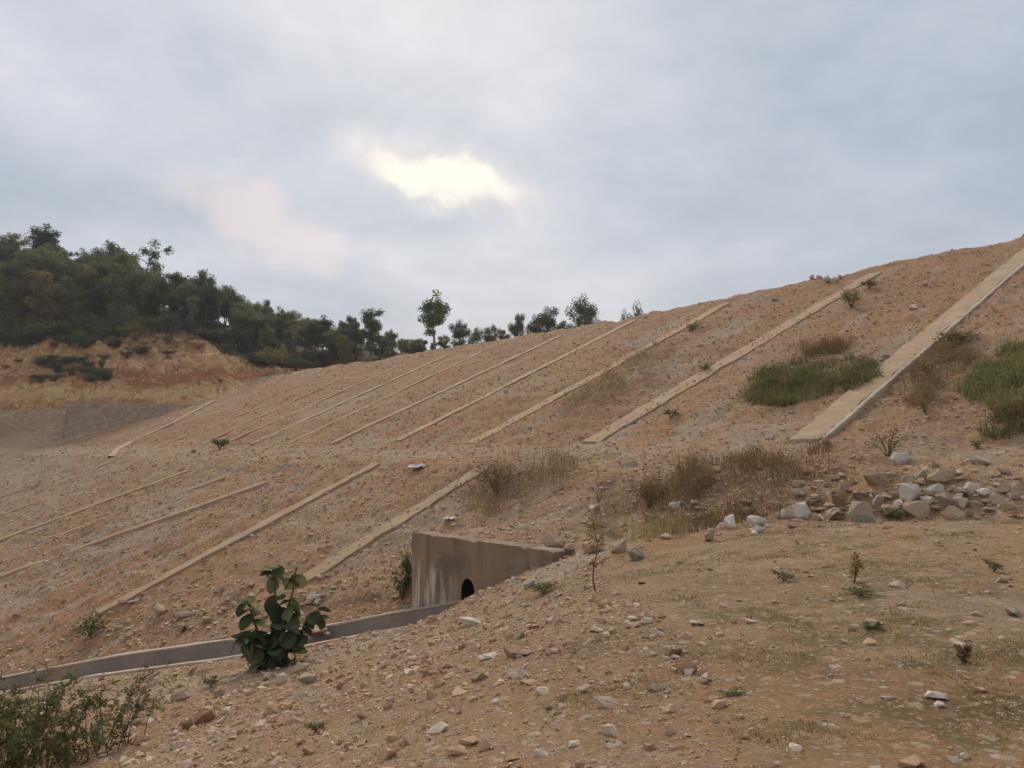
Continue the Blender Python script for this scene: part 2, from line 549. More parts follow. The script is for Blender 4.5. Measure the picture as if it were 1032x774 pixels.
def hill_mat():
    m, nt, b = mat('hill soil', .95, .1)
    P = pos(nt)
    n1 = nt.noise(P, .12, 5, .65); n2 = nt.noise(P, .55, 6, .7, dist=.6); n3 = nt.noise(P, 3.2, 6, .7)
    Ps = nt.vmath('MULTIPLY', P, (1, 1, 4.0))
    band = nt.noise(Ps, .22, 4, .6)
    cut = nt.ramp(n2, [(.3, (.26, .11, .04)), (.44, (.46, .22, .08)), (.54, (.56, .31, .13)), (.68, (.62, .45, .26))])
    cut = nt.mix(nt.rng(band, .5, .66, 0, .7), cut, (.38, .17, .07))
    cut = nt.mix(nt.rng(n3, .52, .7, 0, .6), cut, (.62, .51, .37))
    cut = nt.mix(nt.rng(n3, .47, .3, 0, .6), cut, (.17, .09, .04))
    z = nt.math('ADD', nt.sep(P)[2], nt.math('MULTIPLY', nt.math('SUBTRACT', n1, .5), 5.0))
    fr = nt.noise(nt.vmath('MULTIPLY', P, (1, 1, .6)), 1.1, 8, .78, dist=1.2)
    cut = nt.mix(nt.math('MULTIPLY', nt.rng(nt.math('ABSOLUTE', nt.math('SUBTRACT', z, 10.2)), 1.3, .5), .75), cut, (.33, .12, .04))
    cut = nt.mix(nt.math('MULTIPLY', nt.rng(nt.math('ABSOLUTE', nt.math('SUBTRACT', z, 7.9)), 1.0, .3), .6), cut, (.66, .43, .20))
    cut = nt.mix(nt.math('MULTIPLY', nt.rng(fr, .53, .6), .7), cut, (.70, .50, .29))
    cut = nt.mix(nt.math('MULTIPLY', nt.rng(fr, .46, .40), .75), cut, (.22, .10, .04))
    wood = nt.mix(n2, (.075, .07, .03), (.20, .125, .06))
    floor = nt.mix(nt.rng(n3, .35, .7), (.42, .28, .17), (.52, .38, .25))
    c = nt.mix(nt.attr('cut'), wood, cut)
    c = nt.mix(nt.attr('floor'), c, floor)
    nt.l.new(c, b.inputs['Base Color'])
    bump(nt, b, nt.math('ADD', n2, nt.math('MULTIPLY', n3, .5)), .8, .5)
    return m


M['hill'] = hill_mat()


def concrete(name, col, dark, streak=0.0, soilmix=.5):
    m, nt, b = mat(name, .9, .15)
    P = pos(nt)
    n1 = nt.noise(P, 1.1, 6, .65); n2 = nt.noise(P, 7, 6, .7); n3 = nt.noise(P, 45, 4, .7)
    c = nt.mix(nt.rng(n1, .32, .6), col, dark)
    nl = nt.noise(nt.vmath('ADD', P, (3, 9, 2)), .7, 6, .7)
    c = nt.mix(nt.rng(n2, .5, .75, 0, soilmix), c, (.46, .30, .17))
    if not streak: c = nt.mix(nt.rng(nl, .47, .62, 0, soilmix), c, nt.mix(n2, (.44, .27, .14), (.54, .36, .21)))
    c = nt.mix(nt.rng(n3, .3, .75, 0, .45), c, nt.mix(1, c, (.6, .57, .52), 'MULTIPLY'))
    if streak:
        Pv = nt.vmath('MULTIPLY', P, (1.0, 1.0, .09))
        s1 = nt.noise(Pv, 5.5, 4, .6); s2 = nt.noise(nt.vmath('ADD', Pv, (7, 2, 0)), 4.0, 5, .65); big = nt.noise(P, .8, 4, .6)
        z = nt.sep(P)[2]
        c = nt.mix(nt.rng(big, .38, .6, 0, .85), c, nt.mix(n2, (.29, .19, .11), (.37, .25, .15)))
        c = nt.mix(nt.math('MULTIPLY', nt.rng(s2, .5, .62), .7), c, (.19, .135, .095))
        left = nt.rng(nt.sep(P)[0], -1.0, -1.9)
        lime = nt.math('MULTIPLY', nt.rng(s1, .42, .6), nt.math('MULTIPLY', left, nt.rng(nt.math('ADD', z, nt.math('MULTIPLY', n1, .8)), -.6, -.95)))
        c = nt.mix(nt.math('MULTIPLY', lime, .85), c, (.66, .56, .44))
    nt.l.new(c, b.inputs['Base Color'])
    hh = nt.math('ADD', n2, nt.math('MULTIPLY', n3, .4))
    bump(nt, b, hh, .7, .03)
    return m


M['strip'] = concrete('weathered screed', (.49, .345, .215), (.41, .275, .16), 0, .95)
M['strip_pale'] = concrete('pale screed', (.55, .405, .265), (.44, .31, .19), 0, .8)
M['kerb'] = concrete('kerb concrete', (.62, .52, .40), (.48, .39, .30), 0, .3)
M['channel'] = concrete('drain concrete', (.37, .315, .265), (.28, .235, .195), 0, .35)
M['headwall'] = concrete('stained concrete', (.36, .275, .205), (.205, .15, .11), 1, .35)
M['dark'] = mat('painted bore shade', 1, 0)[0]
NT(M['dark'].node_tree).n['Principled BSDF'].inputs['Base Color'].default_value = (.015, .012, .01, 1)  # near-black base colour stands in for shade deep in the bore


def masonry(name, a_, b_):
    m, nt, b = mat(name, .95, .1)
    P = pos(nt)
    v = nt.node('ShaderNodeTexVoronoi'); nt.l.new(nt.vmath('MULTIPLY', P, (1, 1, 1.5)), v.inputs['Vector']); v.inputs['Scale'].default_value = 2.6
    n = nt.noise(P, .35, 5, .6); n3 = nt.noise(P, 6, 5, .7)
    c = nt.mix(nt.sep(v.outputs['Color'])[0], a_, b_)
    c = nt.mix(nt.rng(n, .4, .7, 0, .5), c, (.31, .21, .14))
    c = nt.mix(nt.rng(n3, .4, .8, 0, .4), c, (.14, .11, .09))
    nt.l.new(c, b.inputs['Base Color'])
    bump(nt, b, v.outputs['Distance'], .6, .1)
    return m


M['masonry_grey'] = masonry('grey rubble masonry', (.30, .22, .16), (.45, .345, .255))
M['masonry_tan'] = masonry('tan rubble masonry', (.38, .27, .175), (.50, .375, .26))


def rockmat(name, stops, island=False, dust=.75):
    m, nt, b = mat(name, .9, .2)
    if island:
        rnd = nt.node('ShaderNodeNewGeometry').outputs['Random Per Island']
    else:
        rnd = nt.node('ShaderNodeObjectInfo').outputs['Random']
    P = pos(nt)
    n = nt.noise(P, 9, 6, .7); n2 = nt.noise(P, 45, 5, .7)
    c = nt.ramp(rnd, stops)
    nz = nt.sep(nt.node('ShaderNodeNewGeometry').outputs['Normal'])[2]
    c = nt.mix(nt.math('MULTIPLY', nt.rng(n, .36, .62, .15, dust), nt.rng(nz, -.2, .8, .35, 1)), c, (.50, .34, .20))
    c = nt.mix(nt.rng(n2, .3, .8, 0, .55), c, nt.mix(1, c, (.6, .56, .52), 'MULTIPLY'))
    nt.l.new(c, b.inputs['Base Color'])
    bump(nt, b, nt.math('ADD', n, nt.math('MULTIPLY', n2, .5)), .6, .03)
    return m


M['gravel'] = rockmat('gravel', [(0, (.28, .165, .085)), (.2, (.48, .285, .15)), (.55, (.61, .41, .245)), (.8, (.56, .42, .29)), (.9, (.74, .64, .52))], True)
M['rock_tan'] = rockmat('tan rock', [(0, (.34, .235, .15)), (.5, (.46, .335, .225)), (1, (.55, .43, .31))])
M['rock_brown'] = rockmat('brown rock', [(0, (.20, .125, .075)), (1, (.33, .215, .135))])
M['rock_grey'] = rockmat('grey rock', [(0, (.29, .24, .19)), (1, (.42, .355, .285))])
M['rock_white'] = rockmat('pale rock', [(0, (.48, .395, .30)), (1, (.80, .73, .63))], False, .1)
M['rock_orange'] = rockmat('orange rock', [(0, (.40, .225, .11)), (1, (.47, .28, .14))])


def leafmat(name, stops, trans=.25, island=True):
    m, nt, b = mat(name, .85, .08)
    g = nt.node('ShaderNodeNewGeometry')
    oi = nt.node('ShaderNodeObjectInfo').outputs['Random']
    src = g.outputs['Random Per Island'] if island else oi
    c = nt.ramp(src, stops)
    n = nt.noise(g.outputs['Position'], .9, 3)
    c = nt.mix(nt.rng(n, .4, .7, 0, .5), c, nt.mix(1, c, (1.25, 1.1, .8), 'MULTIPLY'))
    hsv = nt.node('ShaderNodeHueSaturation'); nt.l.new(c, hsv.inputs['Color'])
    nt.l.new(nt.rng(oi, 0, 1, .72, 1.35, False), hsv.inputs['Value'])
    nt.l.new(nt.rng(oi, 0, 1, .485, .51, False), hsv.inputs['Hue'])
    c = hsv.outputs[0]
    nt.l.new(c, b.inputs['Base Color'])
    tr = nt.node('ShaderNodeBsdfTranslucent'); nt.l.new(c, tr.inputs[0])
    mx = nt.node('ShaderNodeMixShader'); mx.inputs[0].default_value = trans
    nt.l.new(b.outputs[0], mx.inputs[1]); nt.l.new(tr.outputs[0], mx.inputs[2])
    nt.l.new(mx.outputs[0], nt.n['Material Output'].inputs[0])
    return m


M['leaf_forest'] = leafmat('forest leaves', [(0, (.095, .115, .05)), (.5, (.15, .17, .072)), (1, (.22, .23, .10))], .35)
M['leaf_olive'] = leafmat('olive leaves', [(0, (.15, .14, .05)), (.5, (.22, .195, .075)), (1, (.30, .24, .10))], .35)
M['leaf_dark'] = leafmat('dark leaves', [(0, (.075, .095, .045)), (1, (.15, .175, .08))], .35)
M['leaf_weed'] = leafmat('weed leaves', [(0, (.12, .135, .042)), (.45, (.17, .185, .062)), (.75, (.23, .22, .09)), (1, (.33, .25, .12))])
M['leaf_herb'] = leafmat('herb leaves', [(0, (.075, .09, .035)), (1, (.15, .16, .065))])
M['leaf_big'] = leafmat('broad leaves', [(0, (.06, .08, .034)), (.6, (.09, .118, .05)), (1, (.17, .17, .08))], .22, island=False)
M['dry'] = leafmat('dry weed', [(0, (.16, .095, .045)), (.5, (.27, .175, .085)), (.75, (.21, .175, .07)), (1, (.36, .255, .135))])
M['grass'] = leafmat('short grass', [(0, (.15, .135, .05)), (.5, (.23, .185, .08)), (1, (.37, .28, .15))])


def barkmat(name, a_, b_):
    m, nt, b = mat(name, .9, .1)
    P = pos(nt)
    n = nt.noise(nt.vmath('MULTIPLY', P, (1, 1, .25)), 6, 5, .7)
    nt.l.new(nt.mix(n, a_, b_), b.inputs['Base Color'])
    bump(nt, b, n, .6, .05)
    return m


M['bark'] = barkmat('bark', (.12, .095, .07), (.30, .25, .19))
M['twig'] = barkmat('dry twig', (.10, .06, .035), (.20, .13, .08))
M['stem'] = barkmat('green stem', (.09, .08, .035), (.16, .13, .06))
_m, _nt, _b = mat('white plastic', .5, .4)
_nt.l.new(_nt.mix(_nt.noise(pos(_nt), 6, 4), (.62, .58, .53), (.82, .80, .77)), _b.inputs['Base Color'])
M['plastic'] = _m


# ------------------------------------------------------------------ ground sheet
def build_terrain():
    th = np.concatenate([np.linspace(-180, -46, 34)[:-1], np.linspace(-46, -39, 12)[:-1], np.linspace(-39, 39, 411)[:-1], np.linspace(39, 46, 12)[:-1], np.linspace(46, 180, 34)[:-1]])
    rr = np.concatenate([np.geomspace(.6, 3.2, 30)[:-1], np.geomspace(3.2, 130, 800)[:-1], np.geomspace(130, 300, 24)[:-1], np.geomspace(300, 700, 8)])
    T, Rr = np.meshgrid(np.radians(th), rr)
    X = (Rr * np.sin(T)); Y = (Rr * np.cos(T))
    Z, reg = H(X, Y, True, True)
    far = sstep(Rr, 300, 900)
    Z = Z * (1 - far) + far * np.minimum(Z, -4)
    nr, nth = X.shape
    V = np.stack([X, Y, Z], -1).reshape(-1, 3)
    i = np.arange(nr - 1)[:, None]; j = np.arange(nth)[None]; j2 = (j + 1) % nth
    Q = np.stack([i * nth + j, i * nth + j2, (i + 1) * nth + j2, (i + 1) * nth + j], -1).reshape(-1, 4)
    rq = np.maximum(reg.ravel()[Q[:, 0]], reg.ravel()[Q[:, 2]])
    c0 = len(V)
    V = np.concatenate([V, [[0, 0, h1(0, 0)]]])
    fan = np.stack([np.full(nth, c0), (np.arange(nth) + 1) % nth, np.arange(nth)], -1)
    x, y, z = V.T
    s, d = sd(x, y)
    # soil zones
    red = np.clip(sstep(fbm(x / 6, y / 6, 3, 81), .05, .5) * .6 + .8 * np.exp(-((x + 3.3) ** 2 / 1.8 + (y - 19.9) ** 2 / .8)) + .5 * sstep(s, 14, 30) * sstep(-d, -30, 0), 0, 1)
    pale = np.clip(sstep(fbm(x / 4 + 9, y / 4, 3, 91), .2, .6) * .7 + .9 * np.exp(-((s + 3) / 1.6) ** 2) * sstep(d, -8, 8) * .5 + .5 * sstep(d, 25, 50) * sstep(-s, 0, 8), 0, 1)
    pale = np.clip(pale + .75 * (np.abs(((d + .9 * vn(s / 5, d / 30, 3)) % 4.1) - 2) < .35) * sstep(d, 12, 20) * sstep(-s, -1, 3), 0, 1)
    st = (s > -30) & (y > 14)
    pale = np.clip(pale + st * .75 * sstep(fbm(d / .9, s / 9.0, 3, 151), .12, .5), 0, 1)
    red = np.clip(red + .55 * sstep(s, 6, 24) * sstep(-d, -34, -8) + st * (.8 * sstep(fbm(d / 1.7, s / 11.0, 3, 161), .1, .5) + .45 * sstep(fbm(x / 3, y / 3, 3, 171), .1, .45)), 0, 1)
    grass = (.35 + .65 * sstep(fbm(x / 1.6, y / 1.1, 3, 101), -.2, .3)) * sstep(x + .6 * fbm(x, y, 2, 5), -1.2, 2.5)
    litter = np.zeros(len(x))
    for (px, py, rs, am) in ((740, 490, 3.6, .8), (660, 495, 2.2, .7), (790, 470, 2.2, .8), (515, 487, 2.6, .75), (610, 390, 4.0, .6), (640, 370, 3.0, .6), (930, 375, 2.6, .6), (960, 400, 2.4, .5), (890, 455, 2.2, .5), (815, 375, 3.6, .5), (1000, 385, 3.5, .6), (440, 510, 2.2, .45), (720, 520, 2.2, .6), (860, 490, 2.2, .45), (400, 590, 1.0, .8), (805, 678, .55, .6), (965, 708, .6, .6), (590, 655, .5, .5), (680, 660, .5, .55), (905, 715, .45, .5), (575, 700, .4, .45), (800, 610, 1.2, .4), (940, 600, 1.2, .4), (700, 590, 1.0, .4), (985, 640, .8, .45)):
        p = at(px, py)
        litter = np.maximum(litter, am * np.exp(-((x - p.x) ** 2 + (y - p.y) ** 2) / rs ** 2))
    litter = np.clip(litter * (.6 + 1.0 * fbm(x / .9, y / .9, 3, 141) + .3), 0, 1)
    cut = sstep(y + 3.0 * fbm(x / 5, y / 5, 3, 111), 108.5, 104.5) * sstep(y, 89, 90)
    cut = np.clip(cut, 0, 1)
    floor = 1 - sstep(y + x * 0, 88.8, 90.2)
    floor = np.where(x > -32, np.where(y < 98, 1, 0), floor)
    for k, (nm, mt) in enumerate((('ground', M['ground']), ('embankment', M['dam']), ('hill', M['hill']))):
        q = Q[rq == k]
        f3 = fan if k == 0 else np.zeros((0, 3), int)
        used = np.unique(np.concatenate([q.ravel(), f3.ravel()]))
        mp = np.full(len(V), -1); mp[used] = np.arange(len(used))
        at_ = {'red': red[used], 'pale': pale[used], 'grass': grass[used], 'litter': litter[used]} if k < 2 else {'cut': cut[used], 'floor': floor[used]}
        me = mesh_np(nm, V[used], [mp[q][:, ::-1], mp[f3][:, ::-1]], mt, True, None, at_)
        o = link(nm, me)
        tag(o, kind='structure')
        if k == 1: o['label'] = 'long brown rubble face of the dam rising to the right'
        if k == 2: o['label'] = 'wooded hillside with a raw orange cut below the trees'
    return


build_terrain()


# ------------------------------------------------------------------ concrete strips on the face
def strip(p0, p1, w, label, m, thick=.07, kerb=None, bury=.0, seed=0, group='concrete strips running down the dam face'):
    """p0 bottom, p1 top, as (s, d) on the face"""
    root = empty('concrete_strip', (*xy(*p0), h1(*xy(*p0), False)))
    tag(root, label, 'concrete strip', group)
    ox, oy, oz = root.location
    n = max(8, int(abs(p1[0] - p0[0]) / .22))
    t = np.linspace(0, 1, n)
    s = p0[0] + (p1[0] - p0[0]) * t
    dd = p0[1] + (p1[1] - p0[1]) * t

    def band(name, o0, o1, th, mt, bur, jag):
        ja = jag * (fbm(s / .8, s * 0 + seed, 3, 7) + .5 * vn(s / .25, s * 0 + seed, 9)); jb = jag * (fbm(s / .8, s * 0 + seed + 40, 3, 8) + .5 * vn(s / .25, s * 0 + seed + 20, 9))
        cols = [o0 + ja, o0 + ja, o0 * .6 + o1 * .4 + s * 0, o0 * .2 + o1 * .8 + s * 0, o1 + jb, o1 + jb]
        V = np.zeros((n, 6, 3))
        for c, off in enumerate(cols):
            x, y = xy(s, dd + off)
            z = H(x, y, False) + th + .012 * fbm(s / .5, dd * 0 + c, 2, 3) + bur * .6 * (fbm(s / 2.2, dd * 0 + seed + off.mean() * .8, 3, 13) + .05)
            if c in (0, 5): z = z - th - .35
            V[:, c] = np.stack([x - ox, y - oy, z - oz], -1)
        V = V.reshape(-1, 3)
        q = np.array([(i * 6 + c, (i + 1) * 6 + c, (i + 1) * 6 + c + 1, i * 6 + c + 1) for i in range(n - 1) for c in range(5)])
        ends = np.array([(0, 1, 4, 5), (1, 2, 3, 4)]); e2 = ends[:, ::-1] + (n - 1) * 6
        link(name, mesh_np(name, V, [q, ends, e2], mt, False), root)
    band('screed', -w / 2, w / 2, thick, m, bury, .09)
    if kerb:
        band('kerb', -w / 2 - kerb, -w / 2 - .07, thick + .04, M['kerb'], .03, .03)
    return root


def sdp(px, py):
    p = at(px, py); s, d = sd(p.x, p.y)
    return float(s), float(d)


for i, (a, b, w, lab, kb, th, bu) in enumerate(UP):
    s0 = plane_sd(*a); s1 = plane_sd(*b)
    strip((max(s0[0], .05), s0[1]), s1, w, lab, M['strip_pale'] if i in (0, 3, 4, 6) else M['strip'], th, kb, bu, i * 3)
for i, (a, b, w, lab, th, bu) in enumerate(LO):
    strip(plane_sd(*a, True), plane_sd(*b, True), w, lab, M['strip'], th, None, bu, 50 + i * 3, 'concrete strips on the lower slope')
# drain that curves round the foot of the abutment
root = empty('edge_drain', at(114, 457)); tag(root, 'curved pale edge drain where the dam face meets the grey wall', 'drain')
pts = [at(p, q) for p, q in ((112, 461), (118, 454), (132, 446), (152, 437), (174, 427), (196, 415), (216, 404))]
mb = MB()
for k in range(len(pts) - 1):
    a, b = pts[k], pts[k + 1]
    t = (b - a).normalized(); n = Vector((-t.y, t.x, 0)).normalized() * .2
    if k == 0: prev = [a - n, a + n]
    nx = [b - n, b + n]
    up = Vector((0, 0, .1)); dn = Vector((0, 0, -.4))
    V = [prev[0] + up, prev[1] + up, nx[1] + up, nx[0] + up, prev[0] + dn, prev[1] + dn, nx[1] + dn, nx[0] + dn]
    mb.add([v - root.location for v in V], None, [(0, 1, 2, 3), (4, 0, 3, 7), (1, 5, 6, 2)])
    prev = nx
link('kerb', mb.build('kerb', M['strip_pale']), root)


# ------------------------------------------------------------------ toe drain and culvert headwall
def sweep(name, prof, mt, root, jag=.012, seed=0):
    """profile of (across, height above the rim) swept along the drain"""
    P = []
    for i in range(len(CH) - 1):
        n = int(np.hypot(*(CH[i + 1] - CH[i])[:2]) / .3)
        for k in range(n): P.append(CH[i] + (CH[i + 1] - CH[i]) * k / n)
    P = np.array(P + [CH[-1]])
    T = np.gradient(P[:, :2], axis=0); T /= np.linalg.norm(T, axis=1)[:, None]
    N = np.stack([T[:, 1], -T[:, 0]], -1)
    if N[0, 1] < 0: N = -N
    n, k = len(P), len(prof)
    V = np.zeros((n, k, 3))
    for c, (o, z) in enumerate(prof):
        j = jag * fbm(np.arange(n) / 2.0, np.full(n, c * 9.1 + seed), 2, 17)
        V[:, c, :2] = P[:, :2] + N * (o + j)[:, None] - np.array(root.location)[:2]
        V[:, c, 2] = P[:, 2] + z + j - root.location.z
    q = [(i * k + c, (i + 1) * k + c, (i + 1) * k + (c + 1) % k, i * k + (c + 1) % k) for i in range(n - 1) for c in range(k)]
    fs = [np.array(q)]
    if k == 4: fs.append(np.array([(0, 1, 2, 3), tuple((n - 1) * 4 + c for c in (3, 2, 1, 0))]))
    return link(name, mesh_np(name, V.reshape(-1, 3), fs, mt), root)


drain = empty('drain_channel', (float(CH[2, 0]), float(CH[2, 1]), float(CH[2, 2]) - .6))
tag(drain, 'grey concrete toe drain running down to the left from the culvert mouth', 'drain')
sweep('far_wall', [(.36, -.72), (.36, 0), (.56, 0), (.56, -.72)], M['channel'], drain, .012, 1)
sweep('coping', [(.345, .003), (.345, .045), (.575, .045), (.575, .003)], M['kerb'], drain, .012, 2)
sweep('near_wall', [(-.58, -.72), (-.58, -.30), (-.40, -.30), (-.40, -.72)], M['channel'], drain, .012, 3)
sweep('near_coping', [(-.595, -.297), (-.595, -.25), (-.385, -.25), (-.385, -.297)], M['kerb'], drain, .012, 4)
sweep('channel_bed', [(-.40, -.70), (-.40, -.55), (.36, -.55), (.36, -.70)], M['channel'], drain, .012, 5)

hw = empty('culvert_headwall', (float(WALL_A[0]), float(WALL_A[1]), -2.3))
hw.rotation_euler = (0, 0, math.atan2(*(WALL_B - WALL_A)[::-1]))
tag(hw, 'stained concrete culvert headwall with a small dark arch at its foot', 'culvert')
WL = float(np.hypot(*(WALL_B - WALL_A)))
z0, z1 = -.7, WALL_TOP + 2.3
ax, aw, ah, ab = 2.02, .23, 1.02, .45
_r = random.Random(2)
out = [(0, z0)] + [(_r.uniform(-.008, .016), z0 + (z1 - z0) * q / 14) for q in range(1, 14)] + [(.015, z1 - .03)]
out += [(q * (WL - .1) / 40, z1 - .02 * (q / 40) + _r.uniform(-.014, .006) - (.03 if q in (7, 19, 20, 33) else 0)) for q in range(1, 40)]
out += [(WL - .1, z1 - .05), (WL - .1, z0), (ax + aw, z0), (ax + aw, ab + .25)]
out += [(ax + aw * math.cos(a), ab + .25 + .3 * math.sin(a)) for a in np.linspace(.25, math.pi - .25, 8)]
out += [(ax - aw, ab + .25), (ax - aw, z0)]
bm = bmesh.new()
fv = [bm.verts.new((x, 0, z)) for x, z in out]
f = bm.faces.new(fv)
r = bmesh.ops.extrude_face_region(bm, geom=[f])
vs = [e for e in r['geom'] if isinstance(e, bmesh.types.BMVert)]
bmesh.ops.translate(bm, verts=vs, vec=(0, .42, 0))
bmesh.ops.recalc_face_normals(bm, faces=bm.faces)
bmesh.ops.triangulate(bm, faces=bm.faces)
me = bpy.data.meshes.new('wall'); bm.to_mesh(me); bm.free(); me.materials.append(M['headwall'])
link('wall', me, hw)
mb = MB()   # near-black liner and plate inside the arch, shade of a bore painted on
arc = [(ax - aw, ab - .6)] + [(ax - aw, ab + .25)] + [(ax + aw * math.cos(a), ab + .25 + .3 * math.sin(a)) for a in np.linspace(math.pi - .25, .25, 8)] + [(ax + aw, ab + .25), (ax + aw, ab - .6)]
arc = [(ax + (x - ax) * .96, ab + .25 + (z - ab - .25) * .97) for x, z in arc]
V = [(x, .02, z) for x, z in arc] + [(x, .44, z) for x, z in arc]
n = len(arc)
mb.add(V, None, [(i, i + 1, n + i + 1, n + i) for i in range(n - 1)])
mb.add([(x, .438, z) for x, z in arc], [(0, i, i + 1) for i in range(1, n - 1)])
link('bore_shade_liner', mb.build('bore_shade_liner', M['dark']), hw)


# ------------------------------------------------------------------ far masonry walls
def stone_wall(a, b, zb0, zb1, zt0, zt1, mt, label):
    a, b = np.array(a), np.array(b)
    L = np.hypot(*(b - a)); root = empty('stone_wall', (a[0], a[1], zb0), math.atan2(b[1] - a[1], b[0] - a[0]))
    tag(root, label, 'wall')
    nx, nz = int(L / .35), 12
    u, w = np.meshgrid(np.linspace(0, 1, nx), np.linspace(0, 1, nz))
    bot = zb0 + (zb1 - zb0) * u - .8; top = zt0 + (zt1 - zt0) * u + .12 * vn(u * L / 1.5, u * 0, 3)
    z = bot + (top - bot) * w
    y = .14 * (z - bot) + .09 * fbm(u * L / .5, z / .4, 2, 5)
    Vf = np.stack([u * L, y, z - zb0], -1).reshape(-1, 3)
    Vb = np.stack([u * L, y * 0 + 1.3, z - zb0], -1).reshape(-1, 3)
    N = nx * nz
    g = lambda i, j, o=0: o + j * nx + i
    q = [(g(i, j), g(i + 1, j), g(i + 1, j + 1), g(i, j + 1)) for j in range(nz - 1) for i in range(nx - 1)]
    q += [(g(i, nz - 1), g(i + 1, nz - 1), g(i + 1, nz - 1, N), g(i, nz - 1, N)) for i in range(nx - 1)]
    q += [(g(0, j), g(0, j + 1), g(0, j + 1, N), g(0, j, N)) for j in range(nz - 1)]
    q += [(g(nx - 1, j, N), g(nx - 1, j + 1, N), g(nx - 1, j + 1), g(nx - 1, j)) for j in range(nz - 1)]
    link('masonry', mesh_np('masonry', np.concatenate([Vf, Vb]), [np.array(q)], mt), root)


def wp(px, py, Y):
    return cp(px, py, Y)


A, B = wp(60, 441, 87.8), wp(215, 455, 87.5)
stone_wall(A[:2], B[:2], A[2], B[2], wp(60, 405, 87.8)[2], wp(215, 407, 87.5)[2], M['masonry_grey'], 'long grey rubble retaining wall below the orange cut')
A, B = wp(-110, 448, 90.2), wp(62, 442, 87.7)
stone_wall(A[:2], B[:2], A[2], B[2], wp(-110, 413, 90.2)[2], wp(62, 412, 87.7)[2], M['masonry_tan'], 'lower tan retaining wall left of the grey wall')


# ------------------------------------------------------------------ rocks
def hull_rock(seed, n, flat=.7, cuts=True):
    rg = np.random.default_rng(seed)
    p = rg.normal(size=(n, 3)); p /= np.linalg.norm(p, axis=1)[:, None]
    p *= rg.uniform(.6, 1.15, (n, 1)); p *= np.array([1, rg.uniform(.6, .9), rg.uniform(flat * .75, flat * 1.15)])
    if cuts:
        for _ in range(6):
            q = rg.normal(size=3); q /= np.linalg.norm(q)
            dd = p @ q; lim = rg.uniform(.3, .6)
            p = p - np.maximum(dd - lim, 0)[:, None] * q
    bm = bmesh.new()
    for v in p: bm.verts.new(v)
    r = bmesh.ops.convex_hull(bm, input=bm.verts[:])
    bmesh.ops.delete(bm, geom=[v for v in bm.verts if not v.link_faces], context='VERTS')
    return bm


def rock_mesh(seed, mt, n=34, flat=.7):
    bm = hull_rock(seed, n, flat)
    bmesh.ops.dissolve_limit(bm, angle_limit=R(9), verts=bm.verts[:], edges=bm.edges[:])
    bmesh.ops.bevel(bm, geom=bm.edges[:], offset=.022, segments=1, profile=.5, affect='EDGES', clamp_overlap=True)
    bmesh.ops.triangulate(bm, faces=bm.faces)
    bmesh.ops.subdivide_edges(bm, edges=[e for e in bm.edges if e.calc_length() > .25], cuts=1, use_grid_fill=True)
    bmesh.ops.triangulate(bm, faces=bm.faces)
    rj = random.Random(seed)
    for v in bm.verts: v.co += Vector((rj.gauss(0, 1), rj.gauss(0, 1), rj.gauss(0, 1))) * .02
    me = bpy.data.meshes.new('rock'); bm.to_mesh(me); bm.free(); me.materials.append(mt)
    return me


RK = {}
for ci, c in enumerate(('tan', 'brown', 'grey', 'white', 'orange')):
    RK[c] = [rock_mesh(100 * ci + k, M['rock_' + c], 17 + 3 * (k % 4), (.55, .8, .45, .7, .9)[k % 5]) for k in range(5)]
RKN = [0]


WORD = {'tan': 'tan', 'brown': 'dark brown', 'grey': 'grey', 'white': 'pale', 'orange': 'orange'}


def rock(px, py, wpx, c, label, group=None, flat=1.0, lift=.3, name='rock', p=None, size=None):
    if group and 'crest' not in group:
        label = WORD[c] + ' ' + label; group = WORD[c] + ' ' + group
    p = p or at(px, py)
    dist = math.hypot(p.x, p.y)
    r = size or wpx * p.y / F * .68
    k = RKN[0]; RKN[0] += 1
    o = link(name, RK[c][k % 5], None, (p.x, p.y, p.z + r * lift * flat), (random.uniform(-.25, .25), random.uniform(-.25, .25), random.uniform(0, 6.28)),
             (r, r * random.uniform(.85, 1.1), r * flat))
    tag(o, label, 'rock', group)
    return o


rock(208, 727, 33, 'orange', 'rounded orange boulder, biggest in the left foreground')
rock(132, 733, 19, 'grey', 'grey stone between the corner bush and the orange boulder')
rock(221, 703, 20, 'tan', 'pinkish tan stone just behind the orange boulder')
rock(182, 706, 15, 'tan', 'small tan stone left of the orange boulder')
rock(193, 735, 12, 'brown', 'small brown stone at the foot of the orange boulder')
rock(268, 685, 15, 'white', 'white stone below the broad-leaved sapling, leftmost of the row')
rock(284, 688, 14, 'white', 'white stone below the broad-leaved sapling, second in the row')
rock(311, 689, 21, 'grey', 'pale grey pointed stone below the right of the sapling')
rock(303, 676, 15, 'tan', 'tan stone tucked behind the pale row under the sapling')
rock(326, 682, 19, 'tan', 'flat tan stone right of the pale row under the sapling', None, .5)
rock(393, 708, 15, 'white', 'pale upright stone alone on earth right of the sapling')
rock(475, 630, 26, 'white', 'flat pale stone on the ground below the culvert arch', None, .5)
rock(494, 663, 26, 'white', 'flat pale slab sunk in gravel in front of the culvert', None, .35)
rock(524, 660, 22, 'brown', 'dark reddish flat stone beside the sunken pale slab', None, .4)
rock(613, 712, 34, 'grey', 'flat grey slab sunk in the foreground earth', None, .3)
rock(768, 727, 62, 'tan', 'broad pale slab barely showing in the foreground earth', None, .16, -1.2)
rock(710, 688, 14, 'white', 'small pale stone alone in the middle of the bare pad')
rock(877, 632, 21, 'brown', 'dark stone with green weeds at its foot on the pad')
rock(908, 592, 24, 'grey', 'flat bluish grey stone on the right of the pad', None, .35)
rock(1022, 620, 20, 'grey', 'grey stone at the right edge of the pad', None, .6)
